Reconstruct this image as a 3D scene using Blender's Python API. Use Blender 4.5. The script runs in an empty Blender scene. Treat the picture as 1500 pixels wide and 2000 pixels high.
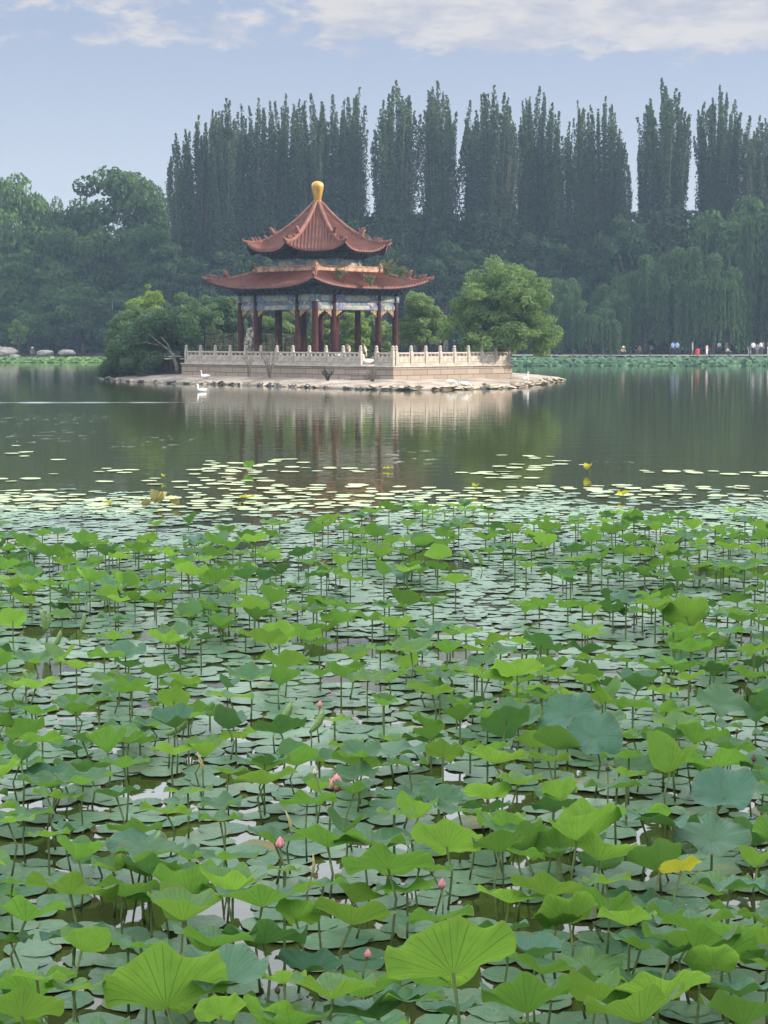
import bpy, bmesh, math, random
import numpy as np
from mathutils import Vector, Matrix, noise as mnoise

R_ = math.radians
PI = math.pi
random.seed(7)  # fixed, so that every render is the same
rng = np.random.default_rng(11)
scene = bpy.context.scene
COL = scene.collection

# ------------------------------------------------------------------ camera
F, YH, H = 3500.0, 662.0, 3.0
PITCH = math.atan((1000 - YH) / F)
cam_d = bpy.data.cameras.new('camera')
cam = bpy.data.objects.new('camera', cam_d)
COL.objects.link(cam)
cam.location = (0, 0, H)
cam.rotation_euler = (PI / 2 - PITCH, 0, 0)
cam_d.sensor_fit = 'VERTICAL'
cam_d.sensor_height = 24
cam_d.lens = 24 * F / 2000
cam_d.clip_end = 5000
scene.camera = cam

# ------------------------------------------------------------------ sky, sun, exposure
SUN_AZ, SUN_EL = R_(91), R_(26)
world = bpy.data.worlds.new("World")
scene.world = world
world.use_nodes = True


class NT:
    """short node-building helper"""
    def __init__(s, tree):
        s.t = tree
        tree.nodes.clear()

    def n(s, typ, ins=None, **props):
        nd = s.t.nodes.new(typ)
        for k, v in props.items():
            setattr(nd, k, v)
        if ins:
            for k, v in ins.items():
                sock = nd.inputs[k]
                if hasattr(v, 'is_output'):
                    s.t.links.new(v, sock)
                else:
                    sock.default_value = v
        return nd

    def math(s, op, a, b=None, c=None, clamp=False):
        ins = {0: a}
        if b is not None:
            ins[1] = b
        if c is not None:
            ins[2] = c
        nd = s.n('ShaderNodeMath', ins, operation=op)
        nd.use_clamp = clamp
        return nd.outputs[0]

    def step(s, v, lo, hi):
        nd = s.n('ShaderNodeMapRange', {0: v, 1: lo, 2: hi, 3: 0.0, 4: 1.0}, interpolation_type='SMOOTHSTEP')
        return nd.outputs[0]

    def mix(s, f, a, b):
        nd = s.n('ShaderNodeMix', data_type='RGBA')
        for sock, v in ((nd.inputs[0], f), (nd.inputs[6], a), (nd.inputs[7], b)):
            if hasattr(v, 'is_output'):
                s.t.links.new(v, sock)
            else:
                sock.default_value = v if not isinstance(v, tuple) or len(v) == 4 else (*v, 1)
        return nd.outputs[2]

    def noise(s, vec, scale, detail=3.0, rough=.55, **kw):
        return s.n('ShaderNodeTexNoise', {'Vector': vec, 'Scale': scale, 'Detail': detail, 'Roughness': rough}, **kw).outputs[0]

    def comb(s, x, y, z):
        return s.n('ShaderNodeCombineXYZ', {0: x, 1: y, 2: z}).outputs[0]

    def link(s, a, b):
        s.t.links.new(a, b)


w = NT(world.node_tree)
sky = w.n('ShaderNodeTexSky', sky_type='NISHITA')
sky.sun_disc = False
sky.sun_elevation = SUN_EL
sky.sun_rotation = SUN_AZ
sky.altitude = 500
sky.air_density = 1.0
sky.dust_density = 1.6
sky.ozone_density = 2.5
SKY_STR = 0.12
gen = w.n('ShaderNodeTexCoord').outputs['Generated']
sep = w.n('ShaderNodeSeparateXYZ', {0: gen})
az = w.math('MULTIPLY', w.math('ARCTAN2', sep.outputs[0], sep.outputs[1]), 57.2958)     # degrees, 0 = ahead
el = w.math('MULTIPLY', w.math('ARCSINE', sep.outputs[2]), 57.2958)
cv = w.comb(w.math('MULTIPLY', az, 0.55), w.math('MULTIPLY', el, 1.45), 3.7)
n1 = w.noise(cv, 0.42, 7, .6)
n2 = w.noise(w.comb(w.math('MULTIPLY', az, 0.5), w.math('ADD', w.math('MULTIPLY', el, 1.1), 9.0), 1.2), 1.3, 6, .62)
# big bank: above ~9 degrees on the right, and over most of the sky higher up
lo = w.math('ADD', 8.5, w.math('MULTIPLY', w.math('MINIMUM', w.math('ABSOLUTE', w.math('SUBTRACT', az, 9.0)), 14.0), 0.035))
bank_el = w.step(w.math('SUBTRACT', el, lo), -1.1, 0.9)
bank_az = w.step(az, -4.5, -1.0)
hi = w.step(el, 10.9, 12.6)
bank = w.math('MAXIMUM', w.math('MULTIPLY', bank_el, bank_az), w.math('MULTIPLY', hi, 0.95))
puff = w.math('MULTIPLY', w.step(el, 8.3, 9.3), 0.66)
dens = w.math('MAXIMUM', bank, puff)
dens = w.math('ADD', w.math('MULTIPLY', dens, 0.62), w.math('ADD', w.math('MULTIPLY', n1, 0.75), w.math('MULTIPLY', n2, 0.8)))
cloud = w.step(dens, 1.08, 1.27)
shade = w.noise(w.comb(w.math('MULTIPLY', az, 0.5), w.math('MULTIPLY', el, 1.6), 8.1), 0.9, 5, .6)
ccol = w.mix(w.step(shade, 0.36, 0.62), (1.95, 2.0, 2.25, 1), (2.75, 2.62, 2.52, 1))
ccol = w.mix(w.step(el, 11.0, 14.0), ccol, (10.5, 11.0, 12.0, 1))  # unseen cloud above the frame, brightened to lift ambient light and water reflections
ccol = w.mix(w.step(el, 20.0, 40.0), ccol, (9.6, 9.8, 10.2, 1))
grad = w.mix(w.step(el, 2.5, 11.0), (1.98, 2.06, 2.36, 1), (1.34, 1.49, 1.96, 1))
veil = w.mix(0.86, sky.outputs[0], grad)
skyc = w.mix(w.math('MULTIPLY', cloud, 0.80), veil, ccol)
bg = w.n('ShaderNodeBackground', {0: skyc, 1: SKY_STR})
wo = w.n('ShaderNodeOutputWorld')
w.link(bg.outputs[0], wo.inputs[0])

sun_d = bpy.data.lights.new('sun', 'SUN')
sun_d.energy = 3.6
sun_d.angle = R_(0.6)
sun_d.color = (1.0, 0.88, 0.72)
sun = bpy.data.objects.new('sun', sun_d)
COL.objects.link(sun)
SDIR = Vector((math.sin(SUN_AZ) * math.cos(SUN_EL), math.cos(SUN_AZ) * math.cos(SUN_EL), math.sin(SUN_EL)))
sun.rotation_euler = SDIR.to_track_quat('Z', 'Y').to_euler()
sun.location = (60, 20, 60)

scene.view_settings.view_transform = 'Standard'
scene.view_settings.look = 'None'
scene.view_settings.exposure = 1.25
scene.view_settings.gamma = 1.0
cy = scene.cycles
cy.max_bounces = 6
cy.diffuse_bounces = 2
cy.glossy_bounces = 3
cy.transmission_bounces = 3
cy.transparent_max_bounces = 4
cy.volume_bounces = 0
cy.use_denoising = True
cy.denoising_prefilter = 'ACCURATE'
cy.use_adaptive_sampling = False
cy.caustics_reflective = False
cy.caustics_refractive = False
HAZE_DENSITY = 0.00034

# ------------------------------------------------------------------ projection helpers (photograph pixels -> world)
CP, SP = math.cos(PITCH), math.sin(PITCH)


def ray(px, py):
    return Vector((px - 750, F * CP + (1000 - py) * SP, -F * SP + (1000 - py) * CP))


def at(px, py, z=0.0):
    d = ray(px, py)
    return Vector((0, 0, H)) + d * ((z - H) / d.z)


def at_y(px, py, Y):
    d = ray(px, py)
    return Vector((0, 0, H)) + d * (Y / d.y)


# ------------------------------------------------------------------ object helpers
def link(o, parent=None):
    COL.objects.link(o)
    if parent:
        o.parent = parent
    return o


def tag(o, label, cat, group=None, kind=None):
    o['label'] = label
    if cat:
        o['category'] = cat
    if group:
        o['group'] = group
    if kind:
        o['kind'] = kind
    return o


def thing(name, label, cat, loc=(0, 0, 0), rz=0.0, group=None):
    o = bpy.data.objects.new(name, None)
    o.empty_display_size = .3
    link(o)
    o.location = loc
    o.rotation_euler = (0, 0, rz)
    return tag(o, label, cat, group)


def part(name, me, parent, loc=(0, 0, 0), rot=(0, 0, 0), scale=(1, 1, 1)):
    o = bpy.data.objects.new(name, me)
    link(o, parent)
    o.location = loc
    o.rotation_euler = rot
    o.scale = scale
    return o


def single(name, me, label, cat, loc=(0, 0, 0), rot=(0, 0, 0), scale=(1, 1, 1), group=None, kind=None):
    o = part(name, me, None, loc, rot, scale)
    return tag(o, label, cat, group, kind)


def structure(name, me):
    o = bpy.data.objects.new(name, me)
    link(o)
    o['kind'] = 'structure'
    return o


def kids(o):
    return [c for c in KID.get(o.name, [])]


KID = {}


def dup(root, loc, rz=0.0, scale=None, label=None, group=None):
    """a copy of a thing with copies of its parts and sub-parts"""
    r = root.copy()
    COL.objects.link(r)
    r.location = loc
    r.rotation_euler = (0, 0, rz)
    if scale is not None:
        r.scale = scale
    if label:
        r['label'] = label
    if group:
        r['group'] = group
    for ch in list(root.children):
        c = ch.copy()
        COL.objects.link(c)
        c.parent = r
        for g in list(ch.children):
            d = g.copy()
            COL.objects.link(d)
            d.parent = c
    return r


class MB:
    """collects vertices and faces for ONE mesh"""
    def __init__(s):
        s.v, s.f, s.m = [], [], []

    def add(s, verts, faces, mi=0):
        b = len(s.v)
        s.v.extend([tuple(p) for p in verts])
        s.f.extend([tuple(i + b for i in q) for q in faces])
        s.m.extend([mi] * len(faces))

    def box(s, c, size, rz=0.0, mi=0, taper=1.0, bev=0.0):
        x, y, z = size[0] / 2, size[1] / 2, size[2] / 2
        ca, sa = math.cos(rz), math.sin(rz)
        pts = []
        if bev > 0:
            bev = min(bev, x * .45, y * .45, z * .45)
            lv = [(-z, 1 - 0), (-z + bev, 0), (z - bev, 0), (z, 1)]
            rings = []
            for zz, ins in lv:
                k = taper if zz > 0 else 1.0
                xi, yi = (x * k - (bev if ins else 0)), (y * k - (bev if ins else 0))
                b2 = bev
                ring = [(-xi + b2, -yi), (xi - b2, -yi), (xi, -yi + b2), (xi, yi - b2), (xi - b2, yi), (-xi + b2, yi), (-xi, yi - b2), (-xi, -yi + b2)]
                rings.append([(px, py, zz) for px, py in ring])
            for r in rings:
                pts += r
            fs = []
            for i in range(3):
                for j in range(8):
                    fs.append((i * 8 + j, i * 8 + (j + 1) % 8, (i + 1) * 8 + (j + 1) % 8, (i + 1) * 8 + j))
            fs.append(tuple(range(7, -1, -1)))
            fs.append(tuple(range(24, 32)))
        else:
            for zz, k in ((-z, 1.0), (z, taper)):
                pts += [(-x * k, -y * k, zz), (x * k, -y * k, zz), (x * k, y * k, zz), (-x * k, y * k, zz)]
            fs = [(3, 2, 1, 0), (4, 5, 6, 7), (0, 1, 5, 4), (1, 2, 6, 5), (2, 3, 7, 6), (3, 0, 4, 7)]
        s.add([(c[0] + px * ca - py * sa, c[1] + px * sa + py * ca, c[2] + pz) for px, py, pz in pts], fs, mi)

    def tube(s, path, radii, n=8, mi=0, caps=True, squash=None):
        path = [Vector(p) for p in path]
        rings = []
        up = Vector((0.13, 0.21, 1)).normalized()
        prev = None
        for i, p in enumerate(path):
            a = path[max(i - 1, 0)]
            b = path[min(i + 1, len(path) - 1)]
            t = (b - a).normalized()
            if prev is None:
                u = t.cross(up)
                if u.length < 1e-3:
                    u = t.cross(Vector((1, 0, 0)))
                u.normalize()
            else:
                u = (prev - t * prev.dot(t)).normalized()
            prev = u
            vv = t.cross(u)
            r = radii[i] if hasattr(radii, '__len__') else radii
            rings.append([p + u * (r * math.cos(2 * PI * k / n)) + vv * (r * math.sin(2 * PI * k / n)) for k in range(n)])
        pts = [q for r in rings for q in r]
        fs = []
        for i in range(len(rings) - 1):
            for k in range(n):
                fs.append((i * n + k, i * n + (k + 1) % n, (i + 1) * n + (k + 1) % n, (i + 1) * n + k))
        if caps:
            fs.append(tuple(range(n - 1, -1, -1)))
            m = (len(rings) - 1) * n
            fs.append(tuple(range(m, m + n)))
        s.add(pts, fs, mi)

    def lathe(s, prof, n=16, c=(0, 0, 0), mi=0):
        pts, fs = [], []
        for r, z in prof:
            for k in range(n):
                a = 2 * PI * k / n
                pts.append((c[0] + r * math.cos(a), c[1] + r * math.sin(a), c[2] + z))
        for i in range(len(prof) - 1):
            for k in range(n):
                fs.append((i * n + k, i * n + (k + 1) % n, (i + 1) * n + (k + 1) % n, (i + 1) * n + k))
        fs.append(tuple(range(n - 1, -1, -1)))
        m = (len(prof) - 1) * n
        fs.append(tuple(range(m, m + n)))
        s.add(pts, fs, mi)

    def prism(s, outline, depth, origin, ux, uz, mi=0):
        """outline in (a, b) laid along ux / uz, extruded by depth along the normal"""
        ux, uz = Vector(ux), Vector(uz)
        nn = ux.cross(uz)
        o = Vector(origin)
        k = len(outline)
        pts = [o + ux * a + uz * b - nn * (depth / 2) for a, b in outline] + [o + ux * a + uz * b + nn * (depth / 2) for a, b in outline]
        fs = [tuple(range(k - 1, -1, -1)), tuple(range(k, 2 * k))]
        for i in range(k):
            j = (i + 1) % k
            fs.append((i, j, k + j, k + i))
        s.add(pts, fs, mi)

    def mesh(s, name, *mats, smooth=False):
        me = bpy.data.meshes.new(name)
        me.from_pydata(s.v, [], s.f)
        for m in mats:
            me.materials.append(m)
        if len(mats) > 1:
            me.polygons.foreach_set('material_index', s.m)
        if smooth:
            me.polygons.foreach_set('use_smooth', [True] * len(me.polygons))
        me.update()
        return me


def big_mesh(name, verts, quads, mat, tint=None, smooth=False, uv=None):
    me = bpy.data.meshes.new(name)
    nv, nf = len(verts), len(quads)
    me.vertices.add(nv)
    me.vertices.foreach_set('co', np.asarray(verts, dtype=np.float32).ravel())
    me.loops.add(nf * 4)
    me.loops.foreach_set('vertex_index', np.asarray(quads, dtype=np.int32).ravel())
    me.polygons.add(nf)
    me.polygons.foreach_set('loop_start', np.arange(0, nf * 4, 4, dtype=np.int32))
    me.polygons.foreach_set('loop_total', np.full(nf, 4, dtype=np.int32))
    if smooth:
        me.polygons.foreach_set('use_smooth', np.ones(nf, dtype=bool))
    for m in (mat if isinstance(mat, (list, tuple)) else [mat]):
        me.materials.append(m)
    if tint is not None:
        a = me.attributes.new('tint', 'FLOAT', 'FACE')
        a.data.foreach_set('value', np.asarray(tint, dtype=np.float32))
    if uv is not None:
        l = me.uv_layers.new(name='uv')
        l.data.foreach_set('uv', np.asarray(uv, dtype=np.float32).ravel())
    me.update(calc_edges=True)
    me.validate()
    return me


def unit(a):
    return a / np.maximum(np.linalg.norm(a, axis=1, keepdims=True), 1e-6)


def leaf_arrays(c, size, nrm=None, axis=None, aspect=.6):
    """diamond leaf faces at centres c"""
    n = len(c)
    if nrm is None:
        nrm = unit(rng.normal(size=(n, 3)))
    if axis is None:
        axis = rng.normal(size=(n, 3))
    a = unit(np.cross(nrm, axis))
    b = np.cross(nrm, a)
    s = np.asarray(size).reshape(-1, 1) * np.ones((n, 1))
    v = np.empty((n, 4, 3))
    fold = nrm * s * .18
    v[:, 0] = c - a * s
    v[:, 1] = c + b * s * aspect + fold
    v[:, 2] = c + a * s
    v[:, 3] = c - b * s * aspect + fold
    q = np.arange(n * 4).reshape(n, 4)
    return v.reshape(-1, 3), q


# ------------------------------------------------------------------ materials
def new_mat(name):
    m = bpy.data.materials.new(name)
    m.use_nodes = True
    return m, NT(m.node_tree)


def out(nt, sh, disp=None):
    o = nt.n('ShaderNodeOutputMaterial')
    nt.link(sh, o.inputs[0])


def pmat(name, col, rough=.7, var=.25, scale=3.0, col2=None, metallic=0.0, bump=0.0, bscale=20.0, spec=.3):
    m, t = new_mat(name)
    tc = t.n('ShaderNodeTexCoord').outputs['Object']
    nz = t.noise(tc, scale, 5, .6)
    c2 = col2 if col2 else tuple(c * (1 - var * 1.6) for c in col)
    c1 = col if col2 else tuple(min(1, c * (1 + var * .6)) for c in col)
    cc = t.mix(t.step(nz, .3, .7), (*c2, 1), (*c1, 1))
    ins = {'Base Color': cc, 'Roughness': rough, 'Metallic': metallic, 'Specular IOR Level': spec}
    if bump > 0:
        bn = t.noise(tc, bscale, 4, .6)
        ins['Normal'] = t.n('ShaderNodeBump', {'Height': bn, 'Strength': bump, 'Distance': .05}).outputs[0]
    b = t.n('ShaderNodeBsdfPrincipled', ins)
    out(t, b.outputs[0])
    return m


def leaf_mat(name, dark, light, tip=None, trans=.35):
    m, t = new_mat(name)
    at_ = t.n('ShaderNodeAttribute', attribute_name='tint').outputs['Fac']
    oi = t.n('ShaderNodeObjectInfo').outputs['Random']
    c = t.mix(t.math('MULTIPLY', at_, 1.0, clamp=True), (*dark, 1), (*light, 1))
    c = t.mix(t.math('MULTIPLY', oi, .35), c, (*[(a + b) * .42 for a, b in zip(dark, light)], 1))
    if tip:
        c = t.mix(t.step(at_, 1.0, 1.6), c, (*tip, 1))
    d = t.n('ShaderNodeBsdfDiffuse', {0: c})
    tr = t.n('ShaderNodeBsdfTranslucent', {0: c})
    mx = t.n('ShaderNodeMixShader', {0: trans})
    t.link(d.outputs[0], mx.inputs[1])
    t.link(tr.outputs[0], mx.inputs[2])
    out(t, mx.outputs[0])
    return m


M = {}
M['poplar'] = leaf_mat('poplar_leaf', (.026, .050, .028), (.075, .115, .060), tip=(.17, .09, .065), trans=.3)
M['wood_leaf'] = leaf_mat('woodland_leaf', (.026, .054, .022), (.070, .125, .042), trans=.25)
M['under_leaf'] = leaf_mat('understory_leaf', (.020, .042, .022), (.052, .092, .040), trans=.2)
M['left_leaf'] = leaf_mat('left_tree_leaf', (.038, .078, .028), (.105, .175, .060), trans=.3)
M['willow'] = leaf_mat('willow_leaf', (.034, .072, .029), (.095, .160, .064), trans=.3)
M['island_leaf'] = leaf_mat('island_leaf', (.055, .110, .032), (.21, .31, .11), trans=.35)
M['dark_leaf'] = leaf_mat('dark_shrub_leaf', (.048, .100, .048), (.14, .215, .10), trans=.38)
M['bright_leaf'] = leaf_mat('bright_leaf', (.10, .17, .03), (.22, .32, .08), trans=.4)
M['weed'] = leaf_mat('weed_leaf', (.09, .12, .04), (.20, .22, .09), trans=.3)
M['bark'] = pmat('bark', (.09, .075, .06), .9, .4, 4, bump=.4)
M['bark_pale'] = pmat('pale_bark', (.19, .165, .135), .9, .4, 4, bump=.4)
M['bark_dark'] = pmat('dark_bark', (.05, .042, .035), .9, .4, 4, bump=.4)
M['twig'] = pmat('twig', (.17, .14, .11), .9, .3, 6)
M['red_col'] = pmat('column_paint', (.055, .017, .014), .8, .35, 2.2, bump=.1, spec=.1)
M['rail'] = pmat('pale_railing_stone', (.375, .335, .285), .85, .18, 3.5, bump=.25, bscale=30)
M['gold'] = pmat('gilded_finial', (.55, .32, .07), .38, .2, 4, metallic=.55)
M['gilt'] = pmat('gilt_carving', (.30, .20, .09), .6, .45, 9)
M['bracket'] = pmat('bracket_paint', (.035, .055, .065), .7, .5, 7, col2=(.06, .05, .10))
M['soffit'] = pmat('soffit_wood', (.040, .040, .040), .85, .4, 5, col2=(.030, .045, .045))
M['cream'] = pmat('cream_panel', (.36, .33, .26), .7, .3, 5.0, col2=(.17, .19, .18))
M['floor'] = pmat('terrace_floor', (.34, .31, .27), .9, .25, 1.5)
M['white'] = pmat('goose_feathers', (.80, .79, .76), .8, .05, 6)
M['orange'] = pmat('orange_bill', (.60, .24, .05), .6, .1, 6)
M['boulder'] = pmat('boulder_stone', (.36, .32, .28), .95, .3, 1.8, bump=.5, bscale=5)
M['rock_pale'] = pmat('pale_slab', (.40, .34, .27), .9, .3, 2.5, bump=.4, bscale=9)
M['rock_dark'] = pmat('dark_rock', (.085, .080, .075), .8, .4, 3, bump=.4, bscale=9)
M['scholar'] = pmat('weathered_rock', (.42, .38, .31), .95, .5, 4, bump=.7, bscale=9)
M['plank'] = pmat('dark_plank', (.045, .036, .030), .85, .4, 4)
M['bench'] = pmat('bench_wood', (.07, .030, .026), .7, .3, 4)
M['iron'] = pmat('dark_iron', (.03, .03, .032), .5, .2, 6)
M['kerb'] = pmat('kerb_stone', (.30, .28, .25), .9, .2, 3)
M['skin'] = pmat('skin', (.42, .25, .17), .6, .08, 8)
M['hair'] = pmat('hair', (.012, .010, .010), .6, .1, 8)
M['hat'] = pmat('straw_hat', (.66, .62, .52), .8, .1, 8)
for nm, c in (('cloth_white', (.72, .74, .78)), ('cloth_blue', (.26, .38, .62)), ('cloth_black', (.02, .02, .024)), ('cloth_navy', (.03, .035, .06)),
              ('cloth_pink', (.60, .30, .30)), ('cloth_tan', (.42, .30, .18)), ('cloth_red', (.45, .06, .05)), ('cloth_mint', (.35, .55, .46)), ('cloth_grey', (.22, .22, .23))):
    M[nm] = pmat(nm, c, .9, .12, 9)

# roof tiles: glazed red-brown, worn and lichen-streaked
m, t = new_mat('glazed_roof_tile')
tc = t.n('ShaderNodeTexCoord').outputs['Object']
nz = t.noise(tc, 1.3, 6, .65)
nf = t.noise(tc, 7.0, 4, .6)
c = t.mix(t.step(nz, .35, .68), (.078, .025, .018, 1), (.140, .045, .029, 1))
c = t.mix(t.math('MULTIPLY', t.step(nf, .48, .70), .7), c, (.075, .034, .028, 1))
c = t.mix(t.math('MULTIPLY', t.step(t.noise(tc, 4.0, 5, .7), .62, .72), .5), c, (.30, .22, .17, 1))
b = t.n('ShaderNodeBsdfPrincipled', {'Base Color': c, 'Roughness': .55, 'Specular IOR Level': .22})
out(t, b.outputs[0])
M['tile'] = m
M['ridge'] = pmat('ridge_tile', (.20, .080, .056), .6, .35, 3.0, col2=(.11, .04, .03))
M['ring_ridge'] = pmat('weathered_ridge', (.42, .24, .16), .6, .35, 2.5)

# painted beams: small blue, green and white patches
m, t = new_mat('painted_beam')
tc = t.n('ShaderNodeTexCoord').outputs['Object']
vo = t.n('ShaderNodeTexVoronoi', {'Vector': tc, 'Scale': 5.5})
nz = t.noise(tc, 6, 3, .6)
rp = t.n('ShaderNodeValToRGB', {0: t.n('ShaderNodeSeparateColor', {0: vo.outputs['Color']}).outputs[0]})
rp.color_ramp.interpolation = 'CONSTANT'
els = rp.color_ramp.elements
els[0].position, els[0].color = 0, (.075, .095, .17, 1)
els[1].position, els[1].color = .28, (.10, .17, .17, 1)
for p_, c_ in ((.55, (.17, .20, .19, 1)), (.68, (.07, .09, .19, 1)), (.88, (.30, .28, .22, 1))):
    e = els.new(p_)
    e.color = c_
c = t.mix(t.math('MULTIPLY', t.step(nz, .5, .7), .6), rp.outputs[0], (.15, .17, .18, 1))
b = t.n('ShaderNodeBsdfPrincipled', {'Base Color': c, 'Roughness': .7})
out(t, b.outputs[0])
M['painted'] = m
M['blue_panel'] = pmat('blue_panel', (.085, .10, .24), .7, .3, 9, col2=(.20, .21, .27))

# terrace wall: coursed stone blocks
m, t = new_mat('coursed_stone')
tc = t.n('ShaderNodeTexCoord').outputs['Object']
sp = t.n('ShaderNodeSeparateXYZ', {0: tc})
vec = t.comb(t.math('ADD', sp.outputs[0], sp.outputs[1]), t.math('ADD', sp.outputs[2], 0.02), 0.0)
bk = t.n('ShaderNodeTexBrick', {'Vector': vec, 'Color1': (.29, .235, .18, 1), 'Color2': (.215, .17, .13, 1), 'Mortar': (.08, .07, .06, 1), 'Scale': 1.0,
                                'Mortar Size': .024, 'Brick Width': 1.25, 'Row Height': .36})
nz = t.noise(tc, 2.4, 6, .65)
c = t.mix(t.math('MULTIPLY', t.step(nz, .5, .75), .5), bk.outputs[0], (.19, .165, .14, 1))
bp = t.n('ShaderNodeBump', {'Height': t.noise(tc, 12, 4, .6), 'Strength': .35, 'Distance': .03})
b = t.n('ShaderNodeBsdfPrincipled', {'Base Color': c, 'Roughness': .9, 'Normal': bp.outputs[0]})
out(t, b.outputs[0])
M['blocks'] = m

# island earth and concrete apron
m, t = new_mat('island_apron')
tc = t.n('ShaderNodeTexCoord').outputs['Object']
nz = t.noise(tc, .55, 7, .65)
nf = t.noise(tc, 3.2, 5, .65)
c = t.mix(t.step(nz, .36, .64), (.15, .125, .10, 1), (.34, .285, .23, 1))
c = t.mix(t.math('MULTIPLY', t.step(nf, .55, .75), .6), c, (.13, .115, .09, 1))
zz_ = t.n('ShaderNodeSeparateXYZ', {0: tc}).outputs[2]
wet = t.math('SUBTRACT', 1.0, t.step(t.math('ADD', zz_, t.math('MULTIPLY', nf, .12)), .08, .22))
c = t.mix(t.math('MULTIPLY', wet, .75), c, (.055, .048, .036, 1))
moss = t.math('MULTIPLY', t.step(t.noise(tc, .9, 5, .7), .56, .68), .5)
c = t.mix(moss, c, (.10, .105, .055, 1))
bp = t.n('ShaderNodeBump', {'Height': nf, 'Strength': .6, 'Distance': .12})
b = t.n('ShaderNodeBsdfPrincipled', {'Base Color': c, 'Roughness': .95, 'Normal': bp.outputs[0]})
out(t, b.outputs[0])
M['apron'] = m

M['soil'] = pmat('bank_soil', (.10, .085, .06), .95, .4, .4, col2=(.05, .06, .03))
M['pathm'] = pmat('path_paving', (.30, .275, .25), .9, .15, .5)

# lake water: murky olive body, Fresnel mirror, fine ripples with ruffled patches
m, t = new_mat('lake_water')
geo = t.n('ShaderNodeNewGeometry').outputs['Position']
mp = t.n('ShaderNodeMapping', {'Vector': geo, 'Scale': (.55, 1.0, 1.0)}).outputs[0]
r1 = t.noise(mp, 1.1, 3, .5)
r2 = t.noise(mp, 4.2, 2, .5)
sp = t.n('ShaderNodeSeparateXYZ', {0: geo})


def patch(cx, cy_, rx, ry):
    dx = t.math('DIVIDE', t.math('SUBTRACT', sp.outputs[0], cx), rx)
    dy = t.math('DIVIDE', t.math('SUBTRACT', sp.outputs[1], cy_), ry)
    d = t.math('ADD', t.math('MULTIPLY', dx, dx), t.math('MULTIPLY', dy, dy))
    return t.math('SUBTRACT', 1.0, t.step(d, .1, 1.0))


ruf = None
for (a_, b_, rx_, ry_) in ((110, 818, 130, 14), (300, 862, 80, 18), (90, 852, 120, 14), (800, 890, 60, 20), (1190, 900, 50, 12)):
    p_ = at(a_, b_)
    p2 = at(a_, b_ - ry_)
    q = patch(p_.x, p_.y, rx_ / F * p_.y, p2.y - p_.y)
    ruf = q if ruf is None else t.math('MAXIMUM', ruf, q)
rr = t.noise(t.n('ShaderNodeMapping', {'Vector': geo, 'Scale': (1.0, .45, 1.0)}).outputs[0], 2.2, 3, .6)
hgt = t.math('ADD', t.math('MULTIPLY', r1, .0075), t.math('MULTIPLY', r2, .0022))
hgt = t.math('ADD', hgt, t.math('MULTIPLY', t.math('MULTIPLY', ruf, t.step(rr, .60, .72)), .05))
bp = t.n('ShaderNodeBump', {'Height': hgt, 'Strength': 1.0, 'Distance': 1.0})
b = t.n('ShaderNodeBsdfPrincipled', {'Base Color': (.044, .052, .017, 1), 'Roughness': .03, 'IOR': 1.33, 'Normal': bp.outputs[0]})
out(t, b.outputs[0])
M['water'] = m

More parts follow.
